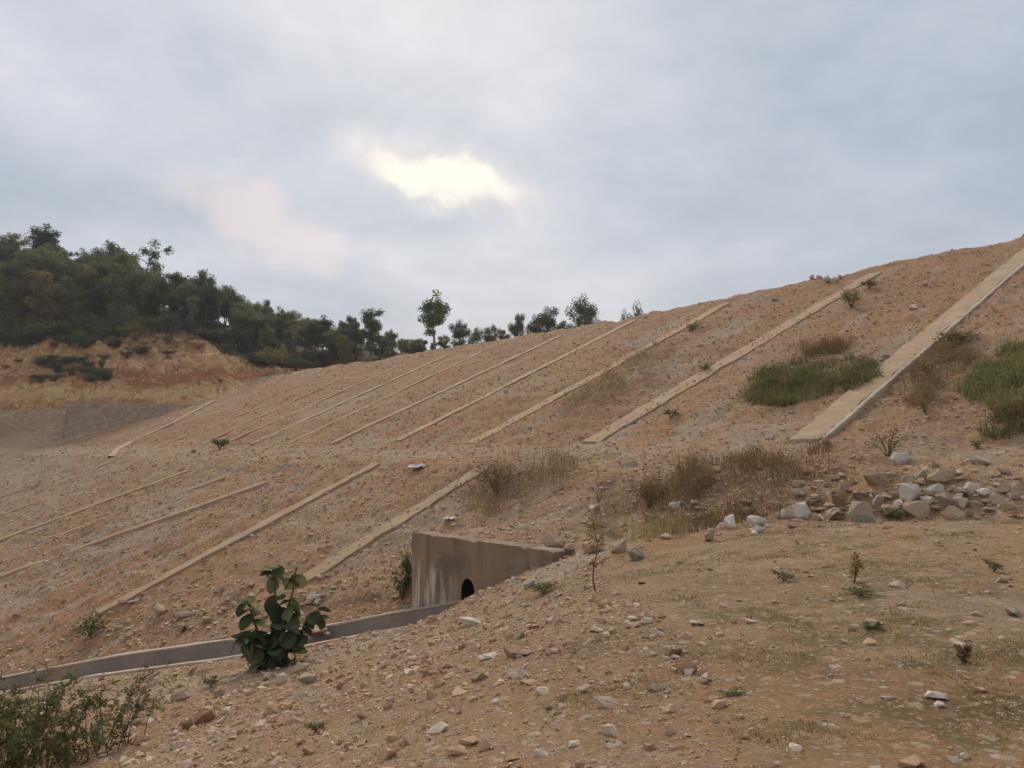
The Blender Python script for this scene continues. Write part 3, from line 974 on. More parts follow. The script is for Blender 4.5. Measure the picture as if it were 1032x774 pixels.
rock(531, 592, 18, 'white', 'pale stone left of the green herb beside the headwall')
rock(519, 683, 16, 'grey', 'small grey flat stone left of the sunken grey slab', None, .5)
rock(594, 558, 27, 'orange', 'blocky orange brown boulder by the end of the headwall', None, 1.1)
rock(573, 555, 15, 'tan', 'small tan stone between headwall and blocky boulder')
rock(556, 551, 24, 'tan', 'pale tan stone sitting behind the end of the headwall')
rock(642, 563, 26, 'grey', 'smooth bluish grey stone at the foot of the bank')
rock(624, 556, 22, 'tan', 'tan stone between the blocky boulder and the bluish stone')
rock(715, 545, 20, 'tan', 'pale tan stone at the foot of the bank below the dry weeds')
rock(736, 533, 20, 'white', 'pale stone at the weedy foot of the bank, left of the pile')
rock(868, 526, 29, 'grey', 'large grey slab rock with a steep face, front of the pile', None, 1.2)
rock(896, 520, 26, 'brown', 'dark brown rock leaning beside the large grey slab')
rock(809, 522, 26, 'white', 'pale rounded rock at the left end of the rock pile')
rock(837, 524, 28, 'brown', 'dark low rock between the pale rock and the grey slab', None, .7)
rock(919, 503, 24, 'white', 'long pale rock on top of the pile behind the slab')
rock(850, 496, 21, 'tan', 'tan rock on the bank above the large grey slab')
rock(928, 482, 17, 'grey', 'dark grey rock standing at the top of the pile')
rock(907, 467, 19, 'white', 'pale rock alone on the bank above the pile')
rock(987, 468, 28, 'white', 'pale broad rock at the top right of the bank', None, .7)
rock(949, 486, 25, 'tan', 'brownish rock in the middle of the upper pile')
rock(930, 521, 27, 'tan', 'tan rock with weeds beside it at the front of the pile')
for (px, py, w, c) in ((953, 508, 26, 'grey'), (966, 508, 20, 'white'), (990, 500, 18, 'white'), (1001, 505, 21, 'grey'), (958, 521, 23, 'tan'), (983, 510, 22, 'grey'),
                       (981, 497, 20, 'white'), (969, 501, 19, 'grey'), (940, 498, 20, 'white'), (880, 488, 22, 'brown'), (912, 492, 16, 'tan'), (900, 500, 18, 'tan'), (934, 508, 20, 'white'),
                       (1010, 496, 16, 'grey'), (1016, 512, 16, 'tan'), (945, 515, 15, 'tan'), (975, 520, 16, 'tan'), (996, 516, 15, 'grey'), (870, 500, 18, 'brown'), (885, 508, 17, 'grey'),
                       (925, 497, 15, 'grey'), (905, 510, 14, 'white'), (960, 493, 14, 'tan'), (1024, 504, 14, 'grey'), (850, 510, 16, 'brown'), (822, 505, 12, 'tan'), (860, 488, 12, 'tan'),
                       (915, 515, 13, 'tan'), (972, 511, 13, 'white'), (1004, 489, 12, 'tan'), (893, 477, 12, 'tan'), (942, 470, 11, 'tan'), (965, 478, 12, 'white'), (1012, 478, 13, 'tan')):
    rock(px, py, w * .95, c, 'angular rock among the heaped stones on the right bank', 'stones heaped on the right bank', random.uniform(.6, 1.1), random.uniform(.0, .45))
for k in range(86):
    t = random.random(); px = 795 + t * 225; py = 527 - t * 14 - abs(random.gauss(0, 26))
    rock(px, py, random.uniform(6, 15), random.choice(('tan', 'tan', 'grey', 'brown', 'white')), 'smaller broken stone filling the heap on the right bank', 'smaller stones in the right bank heap', random.uniform(.5, 1.0), random.uniform(-.1, .35), 'stone')
# foot of the bank between headwall and pile, and the bank itself
for k in range(78):
    t = random.random()
    px = 545 + t * 300 + random.uniform(-8, 8); py = 562 - t * 36 - abs(random.gauss(0, 34)) + random.uniform(-4, 6)
    rock(px, py, min(19, 6 + random.expovariate(1 / 5)), random.choice(('tan', 'tan', 'brown', 'white', 'grey')), 'loose stone tumbled on the bank between headwall and rock pile', 'stones tumbled on the bank', random.uniform(.5, 1), random.uniform(.1, .4), 'stone')
for k in range(66):
    px = random.uniform(95, 345); py = 652 - (px - 95) * .155 - abs(random.gauss(0, 17)) - 3
    rock(px, py, min(15, 5 + random.expovariate(1 / 3)), random.choice(('tan', 'tan', 'brown', 'white', 'grey')), 'loose stone in the rubble just above the toe drain', 'stones in the rubble above the drain', random.uniform(.5, .9), random.uniform(.35, .7), 'stone')
for k in range(16):
    t = random.random(); p = Vector((-5.1 + t * 1.3, 19.35 + (1 - t) * .3 + random.gauss(0, .32), 0))
    p.z = float(chan(np.array([p.x]), np.array([p.y]))[1][0]) - .06 + random.uniform(-.12, .04)
    rock(0, 0, 0, random.choice(('tan', 'tan', 'brown', 'white')), 'stone spilled over the toe drain right of the sapling', 'stones spilled over the toe drain', random.uniform(.5, .9), .2, 'stone', p, random.uniform(.12, .27))
for k in range(54):
    px = random.uniform(150, 760); py = random.uniform(625, 765)
    if py < 690 - (px - 150) * .3 + 8: py += 60
    if py > 772: continue
    if px > 560 and random.random() < .55: continue
    rock(px, py, min(12, 4 + random.expovariate(1 / 2.2)), random.choice(('tan', 'tan', 'tan', 'white', 'white', 'brown')), 'small loose stone lying on the bare foreground earth', 'stones scattered on the foreground earth', random.uniform(.4, .75), random.uniform(.0, .25), 'stone')
for k, (px, py, w) in enumerate(((818, 280, 9), (826, 279, 8), (833, 283, 11), (842, 283, 10), (822, 276, 7), (847, 279, 7))):
    rock(px, py + 2, w, 'white', 'white rock in the small heap on the dam crest', 'white rocks on the dam crest', .7, .6)
rock(781, 303, 10, 'white', 'white stone on the slope left of the heap on the crest')
rock(921, 312, 12, 'white', 'white stone high on the slope left of the broad strip', None, .6)
rock(932, 288, 8, 'tan', 'small tan stone near the crest left of the broad strip')
rock(766, 355, 10, 'white', 'white stone lying on the edge of a strip left of the green thicket')
rock(659, 347, 9, 'white', 'white stone beside the weedy strip below the crest')
rock(893, 360, 11, 'white', 'white stone between the green thicket and the broad strip')
rock(650, 320, 7, 'white', 'white stone on the crest at the top of the complete strip')
rock(775, 442, 11, 'white', 'flat white stone left of the foot of the broad strip', None, .5)
rock(195, 456, 8, 'orange', 'round orange stone left of the small dark bush')
rock(716, 575, 8, 'orange', 'tiny orange stone on the pad below the dry weeds')
# crumpled white sheets
for (px, py, w, lab) in ((420, 473, 17, 'crumpled white plastic sheet lying on the bench'), (453, 524, 12, 'scrap of white plastic on the rubble above the headwall')):
    p = at(px, py); w = w * p.y / F
    g = 9
    u, v = np.meshgrid(np.linspace(-.5, .5, g), np.linspace(-.5, .5, g))
    z = .16 * np.abs(fbm(u * 5, v * 5, 2, int(px))) + .05
    V = np.stack([u * w * (1 + .3 * vn(v * 4, u, 3)), v * w * .8 * (1 + .3 * vn(u * 4, v, 4)), z * w * 2.2 - .02], -1).reshape(-1, 3)
    q = np.array([(j * g + i, j * g + i + 1, (j + 1) * g + i + 1, (j + 1) * g + i) for j in range(g - 1) for i in range(g - 1)])
    o = link('plastic_sheet', mesh_np('plastic_sheet', V, [q], M['plastic']), None, p)
    tag(o, lab, 'plastic sheet')


# ------------------------------------------------------------------ gravel
def build_gravel(N=80000):
    var = []
    for k in range(9):
        bm = hull_rock(500 + k, 12, .6, False)
        bmesh.ops.triangulate(bm, faces=bm.faces)
        bm.verts.index_update()
        var.append((np.array([v.co[:] for v in bm.verts]), np.array([[v.index for v in f.verts] for f in bm.faces])))
        bm.free()
    n = N * 3
    th = np.radians(RNG.uniform(-38, 38, n)); r = np.exp(RNG.uniform(math.log(4), math.log(105), n))
    x, y = r * np.sin(th), r * np.cos(th)
    z, reg = H(x, y, True, True)
    s, d = sd(x, y)
    clump = fbm(x / 1.8, y / 1.8, 3, 201) * .5 + .5
    dens = np.where(reg == 1, np.where(s > 0, .55, np.where(s > -6.1, .5, .95)), np.where(reg == 0, .95, .1))
    pad = (reg == 0) & (x > 1.5)
    dens = np.where(pad, .24, dens) * (.25 + 1.3 * clump ** 1.5)
    dens = np.where(r > 55, dens * .55, dens)
    dens = np.where((reg == 0) & ~pad, dens * 1.25, dens)
    off, zt = chan(x, y)
    dens = np.where(np.abs(off) < .6, 0, dens)
    dens = np.where((off > .6) & (off < 2.5) & (x < -1.5), dens * 1.6 + .2, dens)
    keep = RNG.random(n) < dens
    x, y, z, r, reg, s = (a[keep][:N] for a in (x, y, z, r, reg, s))
    n = len(x)
    size = np.minimum(1.5 * r / F * RNG.random(n) ** (-1 / 2.2), .18 + .0012 * r) * .5
    size = np.where((reg == 0) & (x > 1.5), size * .8, size)
    yaw = RNG.uniform(0, 6.28, n); tilt = RNG.normal(0, .3, n)
    on = (bedded(*sd(x, y)) > .97) * (reg == 1)
    size = np.where(on > 0, size * .7, size)
    Vs, Fs, base = [], [], 0
    for k, (pv, pf) in enumerate(var):
        m = np.arange(n) % len(var) == k
        c, sn = np.cos(yaw[m]), np.sin(yaw[m]); ct, st = np.cos(tilt[m]), np.sin(tilt[m])
        a = pv[None] * size[m][:, None, None]
        X = a[..., 0] * ct[:, None] + a[..., 2] * st[:, None]; Z = -a[..., 0] * st[:, None] + a[..., 2] * ct[:, None]; Yv = a[..., 1]
        V = np.stack([X * c[:, None] - Yv * sn[:, None] + x[m][:, None], X * sn[:, None] + Yv * c[:, None] + y[m][:, None], Z + (z[m] + size[m] * .15 + .075 * on[m])[:, None]], -1)
        Fk = pf[None] + (np.arange(m.sum()) * len(pv))[:, None, None] + base
        Vs.append(V.reshape(-1, 3)); Fs.append(Fk.reshape(-1, 3)); base += V.shape[0] * len(pv)
    o = link('gravel', mesh_np('gravel', np.concatenate(Vs), [np.concatenate(Fs)], M['gravel']))
    tag(o, 'gravel and broken stone strewn over the earth and dam face', None, None, 'stuff')


build_gravel()


# ------------------------------------------------------------------ plants
def leaf_quads(C, L, Wd, up=.3, rg=RNG, droop=0.0):
    """kite shaped leaves at points C (n,3)"""
    n = len(C)
    a = rg.normal(size=(n, 3)); a[:, 2] = a[:, 2] * .6 - droop; a /= np.linalg.norm(a, axis=1)[:, None]
    b = rg.normal(size=(n, 3)); b[:, 2] += up
    nrm = np.cross(a, np.cross(b, a)); nrm /= np.linalg.norm(nrm, axis=1)[:, None] + 1e-9
    w = np.cross(a, nrm)
    L = np.broadcast_to(L, (n,))[:, None] * rg.uniform(.7, 1.3, (n, 1)); Wd = L * Wd
    p0 = C - a * L * .5; p2 = C + a * L * .5; m = C - a * L * .08
    V = np.stack([p0, m + w * Wd * .5 + nrm * L * .06, p2, m - w * Wd * .5 + nrm * L * .06], 1).reshape(-1, 3)
    i = np.arange(n)[:, None] * 4
    return V, i + np.array([[0, 1, 2, 3]])


def blades(C, hgt, wid, lean=.3, rg=RNG):
    n = len(C)
    hgt = np.broadcast_to(hgt, (n,)) * rg.uniform(.5, 1.25, n)
    ang = rg.uniform(0, 6.28, n); ln = np.abs(rg.normal(0, lean, n))
    dv = np.stack([np.cos(ang) * ln, np.sin(ang) * ln, np.ones(n)], -1)
    pa = rg.uniform(0, 6.28, n); sv = np.stack([np.cos(pa), np.sin(pa), 0 * pa], -1) * (np.broadcast_to(wid, (n,)) * .5)[:, None]
    mid = C + dv * (hgt * .55)[:, None] * np.array([.7, .7, 1]); tip = C + dv * hgt[:, None]
    V = np.stack([C - sv, C + sv, mid + sv * .8, mid - sv * .8, tip], 1).reshape(-1, 3)
    i = np.arange(n)[:, None] * 5
    return V, i + np.array([[0, 1, 2, 3]]), i + np.array([[3, 2, 4]])


def tree_meshes(seed, kind, leafm):
    """trunk and crown of a tree 10 m tall"""
    rg = np.random.default_rng(seed); rn = random.Random(seed)
    mbt, tips = MB(), []
    lean = rn.uniform(-.06, .06) if kind != 'open' else .28
    base_h = {'round': 3.2, 'tall': 4.6, 'open': 5.2, 'bushy': 1.6, 'lone': 5.6}[kind]
    wdt = {'round': 3.0, 'tall': 2.0, 'open': 3.0, 'bushy': 3.3, 'lone': 1.55}[kind]
    top = 9.2
    tr = [Vector((lean * h + .12 * math.sin(h * 1.1 + seed), .1 * math.cos(h * .9 + seed), h)) for h in np.linspace(-.6, top * .86, 9)]
    mbt.tube(tr, list(np.linspace(.24, .05, 9)), 7)
    nl = {'round': 15, 'tall': 13, 'open': 9, 'bushy': 15, 'lone': 17}[kind]
    for k in range(nl):
        h0 = base_h * .8 + (top * .84 - base_h * .8) * (k / nl) ** .9
        i = min(7, int((h0 + .6) / (top * .86 + .6) * 8)); b = tr[i].lerp(tr[i + 1], rn.random())
        fr = (b.z - base_h * .75) / (top - base_h * .75)
        if kind == 'lone': prof = (.45 + .75 * math.sin(math.pi * min(1, fr + .15) ** .9))
        elif kind == 'tall': prof = .55 + .5 * math.sin(math.pi * fr)
        elif kind == 'open': prof = .55 + .6 * fr
        else: prof = .6 + .5 * math.sin(math.pi * (fr * .9 + .12))
        ang = k * 2.4 + rn.uniform(-.5, .5)
        ln = wdt * prof * rn.uniform(.6, 1.05)
        e = b + Vector((math.cos(ang) * ln, math.sin(ang) * ln, ln * rn.uniform(.25, .75)))
        if e.z > 9.7: e.z = 9.7 - rn.random() * .4
        m = b.lerp(e, .5) + Vector((0, 0, .12 * ln))
        mbt.tube([b, m, e], [.085, .055, .02], 5)
        tips += [e, m.lerp(e, .6), b.lerp(m, .9)] if kind != 'open' else [e, m.lerp(e, .7)]
    tips.append(Vector((tr[-1].x, tr[-1].y, 9.3)))
    C = []
    for t in tips:
        rr_ = rn.uniform(.8, 1.3) * {'round': 1.15, 'tall': .95, 'open': .9, 'bushy': 1.25, 'lone': .72}[kind]
        n = int({'round': 130, 'tall': 130, 'open': 110, 'bushy': 130, 'lone': 105}[kind] * rr_ ** 1.4)
        q = rg.normal(size=(n, 3)); q /= np.linalg.norm(q, axis=1)[:, None]
        q *= (rg.random((n, 1)) ** .5) * np.array([rr_, rr_, rr_ * .9])
        C.append(np.array(t) + q)
    C = np.concatenate(C)
    V, f = leaf_quads(C, .33, .62, 1.3, rg)
    return mbt.build('trunk', M['bark'], True), mesh_np('crown', V, [f], leafm)


PROTO = {}
for k, (kd, lm, n) in enumerate((('round', 'leaf_forest', 3), ('tall', 'leaf_forest', 2), ('bushy', 'leaf_olive', 2), ('bushy', 'leaf_forest', 2), ('open', 'leaf_forest', 1), ('lone', 'leaf_forest', 1), ('round', 'leaf_dark', 2), ('round', 'leaf_olive', 1), ('tall', 'leaf_dark', 1), ('bushy', 'leaf_dark', 2))):
    PROTO[(kd, lm)] = [tree_meshes(40 + k * 10 + i, kd, M[lm]) for i in range(n)]


def tree(x, y, hgt, kd, lm, label, group=None, wide=1.0, rz=None, z=None, name='tree'):
    z = h1(x, y, True) if z is None else z
    root = empty(name, (x, y, z), random.uniform(0, 6.28) if rz is None else rz)
    root.scale = (hgt / 10 * wide, hgt / 10 * wide, hgt / 10)
    tag(root, label, 'tree', group)
    tm, cm = random.choice(PROTO[(kd, lm)])
    link('trunk', tm, root); link('crown', cm, root)
    return root


def tree_px(px, top, Y, kd, lm, label, group=None, wide=1.0, rz=None):
    v = ray(px, top); x = v[0] / v[1] * Y; zt = 1.6 + v[2] / v[1] * Y
    z = h1(x, Y)
    return tree(x, Y, max(2.5, (zt - z) / .97), kd, lm, label, group, wide, rz)


NAMED = [
    (12, 236, 138, 'round', 'leaf_olive', 'greyish thin crowned tree on the skyline at the left edge', 1.1),
    (47, 227, 136, 'tall', 'leaf_dark', 'tallest dark round headed tree on the left skyline', 1.25),
    (88, 250, 134, 'open', 'leaf_forest', 'thin open tree on the skyline right of the tallest dark one', .9),
    (114, 247, 132, 'round', 'leaf_dark', 'dense dark tree left of the leaning open tree', 1.0),
    (141, 243, 130, 'open', 'leaf_forest', 'open tree with a bare leaning trunk showing sky through it', .95),
    (179, 275, 122, 'tall', 'leaf_forest', 'slim tree with a pale bare trunk in front of the wood', 1.2),
    (206, 274, 128, 'round', 'leaf_dark', 'dark rounded skyline tree midway down the wooded hill', .75),
    (233, 289, 128, 'round', 'leaf_forest', 'bushy skyline tree right of the dark rounded one', .85),
    (268, 304, 126, 'round', 'leaf_forest', 'small skyline tree where the wood starts to thin', .8),
    (326, 319, 118, 'tall', 'leaf_forest', 'narrow tree left of the pair at the end of the wood', 1.05),
    (351, 319, 117, 'round', 'leaf_forest', 'left tree of the pair at the end of the wood', .8),
    (374, 312, 117, 'tall', 'leaf_forest', 'right and taller tree of the pair at the end of the wood', 1.1),
    (394, 333, 117, 'bushy', 'leaf_forest', 'small spiky tree between the pair and the lone tree', .7),
    (437, 295, 112, 'lone', 'leaf_forest', 'lone tall tree with an oval crown on a bare trunk above the crest', 1.0),
    (463, 324, 114, 'bushy', 'leaf_dark', 'dark bushy tree just right of the lone tall tree', .8),
    (480, 331, 112, 'bushy', 'leaf_forest', 'low bush like tree behind the crest, second right of the lone tree', .7),
    (496, 328, 112, 'bushy', 'leaf_forest', 'low tree behind the crest, third right of the lone tree', .7),
    (522, 317, 110, 'round', 'leaf_forest', 'small neat round topped tree behind the crest', .55),
    (537, 325, 111, 'bushy', 'leaf_dark', 'low dark tree filling the gap behind the neat round one', .6),
    (551, 311, 110, 'round', 'leaf_dark', 'dense domed tree behind the crest left of the broad one', .75),
    (589, 301, 106, 'bushy', 'leaf_forest', 'broad full crowned tree standing highest behind the crest', .62),
    (447, 338, 116, 'bushy', 'leaf_forest', 'low bush at the foot of the lone tall tree', .9),
    (508, 333, 115, 'bushy', 'leaf_olive', 'low olive bush behind the crest left of the neat round tree', .9),
    (568, 324, 112, 'bushy', 'leaf_forest', 'low bush between the domed tree and the broad one', .9),
    (412, 342, 117, 'bushy', 'leaf_olive', 'low olive bush left of the lone tall tree', 1.0),
    (425, 345, 116, 'bushy', 'leaf_dark', 'low dark bush beside the trunk of the lone tall tree', 1.0),
    (642, 311, 92, 'bushy', 'leaf_dark', 'small dark tree top peeping over the crest, farthest right', .35),
    (628, 317, 92, 'bushy', 'leaf_forest', 'tiny tree top peeping over the crest beside the farthest right one', .22),
]
for (px, top, Y, kd, lm, lab, wd) in NAMED:
    rz = {141: .2, 88: 2.6}.get(px)
    tree_px(px, top, Y, kd, lm, lab, 'trees of the wood and skyline', wd, rz)


def skyline(px):
    return np.interp(px, [-120, 0, 45, 90, 130, 160, 200, 245, 280, 320, 360, 400, 430, 470, 520], [232, 250, 246, 258, 256, 280, 288, 303, 316, 326, 332, 343, 346, 340, 338])


def lowline(px):
    return np.interp(px, [-120, 0, 60, 110, 160, 200, 240, 290, 330, 400, 460], [338, 336, 338, 344, 326, 336, 352, 368, 362, 358, 348])


cand = []
tries = 0
while len(cand) < 240 and tries < 9000:
    tries += 1
    px = random.uniform(-90, 440); Y = random.uniform(107, 142)
    v = ray(px, 300); x = v[0] / v[1] * Y
    z = h1(x, Y, False)
    base = 450 - (z - 1.6) / Y * F
    if base > lowline(px) + 16 or base < skyline(px) + 12: continue
    if any((x - c[0]) ** 2 + (Y - c[1]) ** 2 < 2.2 ** 2 for c in cand): continue
    top = max(skyline(px) + random.uniform(-7, 14), base - random.uniform(40, 72))
    hgt = (base - top) * Y / F
    if hgt < 2.6: continue
    cand.append((x, Y, hgt))
for (x, Y, hgt) in cand:
    kd, lm = random.choice([('open', 'leaf_forest'), ('round', 'leaf_forest'), ('bushy', 'leaf_forest'), ('bushy', 'leaf_olive'), ('tall', 'leaf_dark'), ('round', 'leaf_forest'), ('round', 'leaf_dark'), ('tall', 'leaf_forest')])
    look = {'leaf_forest': 'mid green', 'leaf_olive': 'yellowish olive', 'leaf_dark': 'dark green'}[lm] + ' ' + {'round': 'rounded', 'bushy': 'low branching bushy', 'tall': 'slim', 'open': 'loose thin'}[kd]
    tree(x, Y, hgt, kd, lm, look + ' tree crowded inside the hillside wood', look + ' trees of the hillside wood', random.uniform(.72, 1.08))


def shrub_mesh(seed, n, lm, L, dry=False, shape=(1, 1, .8), k=9):
    """foliage and stems of a shrub about one unit wide and tall"""
    rg = np.random.default_rng(seed); rn = random.Random(seed)
    mbt = MB(); C = []
    for i in range(k):
        a = i * 2.4 + rn.random(); ln = rn.uniform(.2, .5)
        e = Vector((math.cos(a) * ln * shape[0], math.sin(a) * ln * shape[1], rn.uniform(.45, 1.0) * shape[2]))
        m = Vector((e.x * .4, e.y * .4, e.z * .6))
        mbt.tube([(0, 0, -.05), m, e], [.014, .01, .004], 4)
        q = int(n / k)
        t = rg.random(q) ** .7
        P = np.array(m)[None] * (1 - t)[:, None] + np.array(e)[None] * t[:, None]
        P = P + rg.normal(size=(q, 3)) * .085
        P[:, 2] = np.maximum(P[:, 2], .02)
        C.append(P)
    V, f = leaf_quads(np.concatenate(C), L, .5, .5, rg)
    return mbt.build('stem', M['twig'] if dry else M['stem'], True), mesh_np('foliage', V, [f], M[lm])


SHR = {lm: [shrub_mesh(300 + 7 * i + k, n, lm, L) for i in range(3)] for k, (lm, n, L) in enumerate((('leaf_forest', 900, .09), ('leaf_dark', 900, .09), ('leaf_weed', 800, .08), ('leaf_herb', 300, .12), ('dry', 420, .06), ('leaf_olive', 900, .08)))}


def shrub(p, w, hgt, lm, label, cat='shrub', group=None, name='shrub'):
    root = empty(name, p, random.uniform(0, 6.28)); root.scale = (w, w, hgt)
    tag(root, label, cat, group)
    a, b = random.choice(SHR[lm])
    link('stem', a, root); link('foliage', b, root)
    return root


def shrub_px(px, py, wpx, hpx, lm, label, cat='shrub', group=None, name='shrub'):
    p = at(px, py); k = p.y / F
    return shrub(p, wpx * k, hpx * k, lm, label, cat, group, name)


# undergrowth on the cut and at the wood's foot
for k in range(70):
    px = random.uniform(-30, 400); py = float(lowline(px)) + random.uniform(-6, 12)
    p = at(px, py)
    if p.y < 92: continue
    shrub(p, random.uniform(2.5, 5), random.uniform(1.5, 3.2), random.choice(('leaf_dark', 'leaf_olive', 'leaf_dark')), 'bushy undergrowth along the lower edge of the hillside wood', 'shrub', 'undergrowth at the foot of the wood')
for (px, py, w, h_) in ((62, 376, 15, 9), (74, 379, 18, 14), (88, 380, 15, 13), (99, 383, 17, 16), (108, 384, 13, 14), (38, 368, 14, 7), (20, 366, 12, 5), (128, 362, 17, 11), (143, 357, 18, 10), (116, 352, 20, 12), (88, 362, 15, 9), (52, 364, 14, 7),
                        (5, 372, 10, 5), (68, 366, 14, 9), (104, 364, 15, 9), (131, 350, 16, 10), (30, 346, 22, 10), (8, 344, 18, 9), (55, 350, 18, 9), (222, 386, 6, 5)):
    shrub_px(px, py, w, h_, random.choice(('leaf_dark', 'leaf_olive', 'leaf_dark', 'dry')), 'low shrub clinging to the ledges of the orange cut', 'shrub', 'shrubs on the orange cut')
for k in range(34):
    if k < 20: px, py = random.uniform(22, 116), random.uniform(362, 385); py = max(py, 366 + abs(px - 85) * .05)
    elif k < 27: px, py = random.uniform(108, 170), random.uniform(344, 360)
    else: px, py = random.uniform(-20, 60), random.uniform(338, 350)
    shrub_px(px, py, random.uniform(11, 22), random.uniform(6, 12), random.choice(('leaf_dark', 'leaf_olive', 'leaf_dark', 'leaf_forest')), 'low shrub clinging to the ledges of the orange cut', 'shrub', 'shrubs on the orange cut')
for (px, py, w, h_) in ((170, 340, 34, 14), (188, 346, 30, 12), (155, 346, 26, 12), (200, 352, 26, 10), (178, 350, 30, 10)):
    shrub_px(px, py, w, h_, 'dry', 'dry brown bush on the mound above the orange cut', 'shrub', 'dry bushes on the mound')
shrub_px(221, 453, 20, 13, 'leaf_dark', 'small dark bush alone on the far dam face')
shrub_px(858, 310, 26, 22, 'leaf_olive', 'olive bush left of the broad strip high on the face')
shrub_px(876, 291, 18, 10, 'leaf_olive', 'small flat bush at the top of the long strip near the crest')
shrub_px(698, 332, 20, 8, 'leaf_weed', 'small bright green plant on the upper weedy strip', 'plant')
shrub_px(711, 374, 16, 10, 'leaf_weed', 'low green plant on a strip midway up the face', 'plant')
shrub_px(676, 421, 18, 12, 'leaf_herb', 'low green plant near the foot of the long strip', 'plant')
shrub_px(932, 416, 26, 26, 'dry', 'brown dry shrub under the broad strip with green beyond', 'shrub')
shrub_px(935, 378, 42, 26, 'dry', 'brown dry shrub right of the middle of the broad strip', 'shrub')
shrub_px(965, 348, 40, 18, 'leaf_olive', 'olive shrub just right of the upper broad strip', 'shrub')
shrub_px(895, 460, 42, 36, 'dry', 'dry shrub standing on the bench below the broad strip', 'shrub')
shrub_px(548, 598, 30, 12, 'leaf_weed', 'bright low herb on the ground right of the culvert arch', 'plant')
shrub_px(405, 605, 24, 44, 'leaf_herb', 'dark leafy plant in the hollow left of the headwall', 'plant')
shrub_px(412, 585, 18, 40, 'leaf_dark', 'dark plant growing up the left end of the headwall', 'plant')
shrub_px(868, 600, 34, 11, 'leaf_herb', 'spreading green herb on the right of the pad', 'plant')
shrub_px(790, 586, 24, 13, 'leaf_herb', 'thin green weed standing in the middle of the pad', 'plant')
shrub_px(1002, 576, 18, 14, 'leaf_herb', 'green herb on the pad near the right edge', 'plant')
shrub_px(905, 524, 20, 14, 'leaf_weed', 'green weed growing between the front rocks of the pile', 'plant')
shrub_px(985, 452, 14, 12, 'leaf_weed', 'small green plant on the bench above the pale rocks', 'plant')
shrub_px(90, 642, 30, 26, 'leaf_herb', 'small leafy sapling standing above the drain at the left', 'plant')
shrub_px(500, 497, 46, 38, 'dry', 'dry brown bush on the bank above the headwall', 'shrub')
shrub_px(655, 512, 40, 40, 'dry', 'dry brown bush on the bank left of the tall dry weeds', 'shrub')
shrub_px(880, 634, 26, 8, 'leaf_herb', 'low weed at the foot of the dark stone on the pad', 'plant')
shrub_px(740, 700, 26, 6, 'leaf_herb', 'flat green weed in the open foreground', 'plant')
shrub_px(318, 738, 26, 12, 'leaf_herb', 'small grey green herb right of the orange boulder', 'plant')
shrub_px(212, 692, 18, 14, 'leaf_herb', 'tiny herb behind the pinkish tan stone', 'plant')


# weeds that grow as one mass: green thickets and dry stands
def patch(name, label, outline, n, hgt, leafm, L, stems, seed, dry=False):
    rg = np.random.default_rng(seed)
    x0, x1, y0, y1 = min(o[0] for o in outline), max(o[0] for o in outline), min(o[1] for o in outline), max(o[1] for o in outline)
    P = []
    poly = np.array([at(*o)[:2] for o in outline])
    lo, hi = poly.min(0), poly.max(0)

    def inside(p):
        c = np.zeros(len(p), bool); j = len(poly) - 1
        for i in range(len(poly)):
            a, b = poly[i], poly[j]
            m = ((a[1] > p[:, 1]) != (b[1] > p[:, 1])) & (p[:, 0] < (b[0] - a[0]) * (p[:, 1] - a[1]) / (b[1] - a[1] + 1e-12) + a[0])
            c ^= m; j = i
        return c
    q = rg.uniform(lo, hi, (stems * 30, 2)); q = q[inside(q)]
    dn = fbm(q[:, 0] / .9, q[:, 1] / .9, 3, seed) * .5 + .5
    q = q[rg.random(len(q)) < np.clip((dn - (.38 if dry else .27)) * (3.2 if dry else 2.2), .02, 1)][:stems]
    z = H(q[:, 0], q[:, 1])
    B = np.stack([q[:, 0], q[:, 1], z], -1)
    hv = hgt * (.5 + .8 * (fbm(q[:, 0] / .7, q[:, 1] / .7, 2, seed + 1) * .5 + .5)) * rg.uniform(.35, 1.15, len(q))
    V1, f4, f3 = blades(B, hv, .018 if dry else .035, .28 if dry else .45, rg)
    k = max(1, n // max(1, len(q)))
    i = np.repeat(np.arange(len(q)), k)
    t = rg.random(len(i)) ** (.8 if not dry else .6)
    sp = .09 * (1 + t)
    C = B[i] + np.stack([rg.normal(0, 1, len(i)) * sp, rg.normal(0, 1, len(i)) * sp, t * hv[i]], -1)
    V2, g4 = leaf_quads(C, L, .42 if dry else .26, .5, rg)
    V = np.concatenate([V1, V2])
    me = mesh_np(name, V, [np.concatenate([f4, g4 + len(V1)]), f3], [M[leafm]])
    nf = len(f4)
    o = link(name, me)
    tag(o, label, None, None, 'stuff')
    return o


patch('weeds', 'bright green thicket of weeds left of the broad strip', [(742, 398), (760, 378), (800, 366), (850, 360), (885, 366), (888, 382), (862, 396), (820, 404), (770, 410)], 8500, .5, 'leaf_weed', .13, 3400, 3)
patch('weeds', 'green thicket of weeds right of the broad strip at the picture edge', [(962, 395), (985, 372), (1015, 350), (1060, 345), (1070, 415), (1020, 420), (990, 410)], 6500, .42, 'leaf_weed', .12, 2500, 4)
patch('weeds', 'brown and olive weeds at the right edge below the green thicket', [(985, 440), (1000, 420), (1060, 418), (1060, 445)], 5000, .7, 'leaf_olive', .09, 500, 14)
patch('dry_weeds', 'tall brown dry weeds standing along the bench below the broad strip', [(640, 525), (680, 482), (760, 462), (836, 452), (845, 480), (815, 505), (745, 528), (690, 540)], 7000, .52, 'dry', .05, 1150, 5, True)
patch('dry_weeds', 'brown dry weeds on the bench left of the tall stand', [(645, 505), (650, 478), (700, 470), (720, 484), (690, 508)], 3200, .6, 'dry', .05, 450, 6, True)
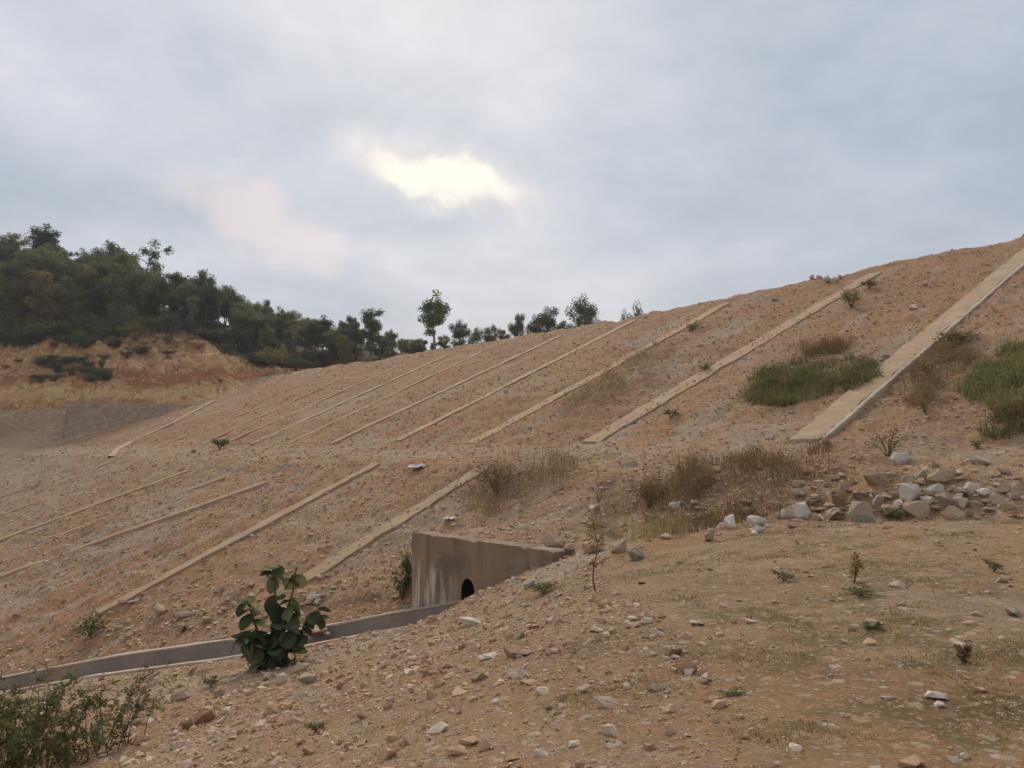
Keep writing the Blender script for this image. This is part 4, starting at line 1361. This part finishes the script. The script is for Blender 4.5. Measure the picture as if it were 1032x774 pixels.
patch('dry_weeds', 'dry weeds on the bench below the weedy strip', [(462, 512), (495, 470), (550, 452), (585, 470), (560, 505), (505, 522)], 3600, .6, 'dry', .05, 600, 7, True)
patch('dry_weeds', 'brown weeds spreading over the weedy strip on the face', [(555, 420), (595, 386), (650, 352), (680, 352), (655, 388), (605, 416)], 5000, .55, 'dry', .07, 800, 8, True)
patch('dry_weeds', 'reddish dry weeds above the green thicket', [(800, 352), (840, 338), (860, 345), (850, 358), (815, 362)], 3500, .5, 'dry', .08, 600, 9, True)
patch('dry_weeds', 'dry weeds right of the foot of the broad strip', [(900, 400), (920, 372), (955, 350), (990, 356), (960, 385), (930, 412)], 5000, .55, 'dry', .07, 1000, 10, True)
patch('dry_weeds', 'sparse dry weeds on the low bank among the stones', [(590, 545), (600, 500), (640, 490), (700, 520), (690, 545)], 2500, .5, 'dry', .05, 350, 12, True)


def build_grass():
    rg = np.random.default_rng(77)
    n = 260000
    th = np.radians(rg.uniform(-20, 37, n)); r = np.exp(rg.uniform(math.log(4.2), math.log(21), n))
    x, y = r * np.sin(th), r * np.cos(th)
    g = fbm(x / 1.6, y / 1.1, 3, 101) * .4 + fbm(x / .5, y / .45, 3, 107) * .6
    keep = (g > .08) & (x > -1.2) & (rg.random(n) < np.clip((g - .08) * 1.6, 0, .5))
    x, y = x[keep], y[keep]
    z, reg = H(x, y, True, True)
    m = reg == 0
    x, y, z = x[m][:60000], y[m][:60000], z[m][:60000]
    rr_ = np.hypot(x, y)
    V, f4, f3 = blades(np.stack([x, y, z - .004], -1), .022 + .0009 * rr_, .004 + .0005 * rr_, .9, rg)
    tag(link('grass', mesh_np('grass', V, [f4, f3], M['grass'])), 'thin short grass in scattered patches over the pad', None, None, 'stuff')


build_grass()


# broad-leaved sapling in front of the drain
def broad_leaf():
    n = 7
    V, q = [], []
    for i in range(n):
        t = i / (n - 1)
        w = .47 * math.sin(math.pi * min(1, t * .93 + .05)) ** .62
        if i == n - 1: w = .03
        z = -.28 * t * t
        V += [(t, -w, z + .10 * w), (t, 0, z), (t, w, z + .10 * w)]
        if i: q += [((i - 1) * 3, i * 3, i * 3 + 1, (i - 1) * 3 + 1), ((i - 1) * 3 + 1, i * 3 + 1, i * 3 + 2, (i - 1) * 3 + 2)]
    return mesh_np('leaf', V, [np.array(q)], M['leaf_big'], True)


def build_sapling():
    p = at(275, 674); k = p.y / F
    root = empty('sapling', p); tag(root, 'broad leaved green sapling standing in front of the toe drain', 'sapling')
    lm = broad_leaf()
    rn = random.Random(5)
    # stems as (x, y, z) in pixels of the photograph's height, turned to metres
    stems = [[(0, 0, -3), (2, 2, 40), (0, 0, 78), (-4, 2, 98)], [(0, 0, -3), (10, -4, 45), (18, 0, 74), (20, 3, 98)], [(0, 0, -3), (-16, 6, 30), (-30, 8, 64)], [(0, 0, -3), (20, 8, 28), (44, 6, 58)],
             [(0, 0, -3), (8, -14, 26), (24, -20, 46)], [(0, 0, -3), (-12, -12, 22), (-28, -14, 36)]]
    for si, st in enumerate(stems):
        mb = MB(); pts = [Vector(q) * k for q in st]
        mb.tube(pts, list(np.linspace(1.7 * k, .6 * k, len(pts))), 6)
        link('stem', mb.build('stem', M['stem'], True), root)
        n = [28, 24, 22, 26, 24, 24][si]
        for j in range(n):
            t = .18 + .82 * j / (n - 1)
            if si < 2 and .62 < t < .8: continue
            f = t * (len(pts) - 1); i = min(int(f), len(pts) - 2)
            q = pts[i].lerp(pts[i + 1], f - i)
            a = j * 2.5 + rn.uniform(-.5, .5) + si
            L = rn.uniform(12, 21) * k * (1 if t < .7 or si > 1 else .85)
            link('leaf', lm, root, q, (rn.uniform(-.7, .7), rn.uniform(-.35, 1.15), a), (L, L * rn.uniform(.95, 1.2), L))
    return root


build_sapling()


# corner bush, close to the camera
def build_corner_bush():
    p = at(50, 772)
    root = empty('bush', p); tag(root, 'feathery dark green bush filling the lower left corner', 'bush')
    rn = random.Random(9); rg = np.random.default_rng(9)
    mb = MB(); C = []
    for k in range(90):
        b = Vector((rn.uniform(-1.2, .75), rn.uniform(-.5, .7), 0)); b.z = h1(p.x + b.x, p.y + b.y) - p.z - .03
        hg = rn.uniform(.4, 1.05) * (1.1 - .45 * max(0, b.x)) ; ln = Vector((rn.gauss(.02, .25), rn.gauss(0, .25), 0))
        pts = [b, b + ln * .3 + Vector((0, 0, hg * .5)), b + ln * .75 + Vector((0, 0, hg * .85)), b + ln * 1.3 + Vector((0, 0, hg * .97))]
        mb.tube(pts, [.008, .006, .004, .002], 4)
        for j in range(9):
            f = rn.uniform(.08, 1) * 3; i = min(int(f), 2); q = pts[i].lerp(pts[i + 1], f - i)
            d = Vector((rn.gauss(0, 1), rn.gauss(0, 1), rn.gauss(.2, .5))).normalized() * rn.uniform(.1, .24)
            m = 17
            t = rg.random(m)
            C.append(np.array(q)[None] + np.array(d)[None] * t[:, None] + rg.normal(0, .014, (m, 3)))
    link('stem', mb.build('stem', M['stem'], True), root)
    C = np.concatenate(C); cut = int(len(C) * .8)
    V, f = leaf_quads(C[:cut], .045, .5, .6, rg)
    link('foliage', mesh_np('foliage', V, [f], M['leaf_forest']), root)
    V, f = leaf_quads(C[cut:], .04, .4, .6, rg)
    link('dry_leaves', mesh_np('dry_leaves', V, [f], M['dry']), root)


build_corner_bush()


# bare twiggy saplings
def twig_plant(px, py, hpx, label, seed):
    p = at(px, py); hm = hpx * p.y / F
    rn = random.Random(seed); root = empty('dry_sapling', p); tag(root, label, 'sapling')
    mb = MB(); tr = [Vector((.04 * hm * math.sin(i * 1.3 + seed), 0, hm * (i / 5) - .03)) for i in range(6)]
    mb.tube(tr, list(np.linspace(.014, .005, 6)), 5)
    link('trunk', mb.build('trunk', M['twig'], True), root)
    mb = MB(); C = []
    for k in range(14):
        b = tr[rn.randint(2, 5)]; a = rn.uniform(0, 6.28); l = hm * rn.uniform(.15, .38)
        e = b + Vector((math.cos(a) * l * .7, math.sin(a) * l * .7, l * rn.uniform(.3, .9)))
        mb.tube([b, b.lerp(e, .5) + Vector((0, 0, .02)), e], [.006, .005, .002], 4)
        for j in range(6): C.append(np.array(b.lerp(e, rn.uniform(.4, 1))) + np.array([rn.gauss(0, .02) for _ in range(3)]))
    link('branches', mb.build('branches', M['twig'], True), root)
    V, f = leaf_quads(np.array(C), .05, .5, .3, np.random.default_rng(seed))
    link('leaves', mesh_np('leaves', V, [f], M['dry']), root)


twig_plant(600, 596, 62, 'bare twiggy sapling in front of the bank right of the headwall', 3)
twig_plant(862, 588, 26, 'bare forked twig standing on the right of the pad', 4)
twig_plant(604, 530, 40, 'dry brown sapling on the bank above the blocky boulder', 6)
twig_plant(972, 668, 16, 'short dark twig stub on the pad at the right', 8)


# ------------------------------------------------------------------ air
def build_haze():
    m = bpy.data.materials.new('haze'); m.use_nodes = True
    n = m.node_tree.nodes; n.clear()
    o = n.new('ShaderNodeOutputMaterial'); v = n.new('ShaderNodeVolumePrincipled')
    v.inputs['Color'].default_value = (.86, .9, .95, 1); v.inputs['Density'].default_value = .0005
    m.node_tree.links.new(v.outputs[0], o.inputs['Volume'])
    a, z0, z1 = 720, -22, 66
    V = [(x, y, z) for z in (z0, z1) for x, y in ((-a, -a), (a, -a), (a, a), (-a, a))]
    q = [(3, 2, 1, 0), (4, 5, 6, 7), (0, 1, 5, 4), (1, 2, 6, 5), (2, 3, 7, 6), (3, 0, 4, 7)]
    tag(link('haze', mesh_np('haze', V, [np.array(q)], m)), kind='stuff')


build_haze()
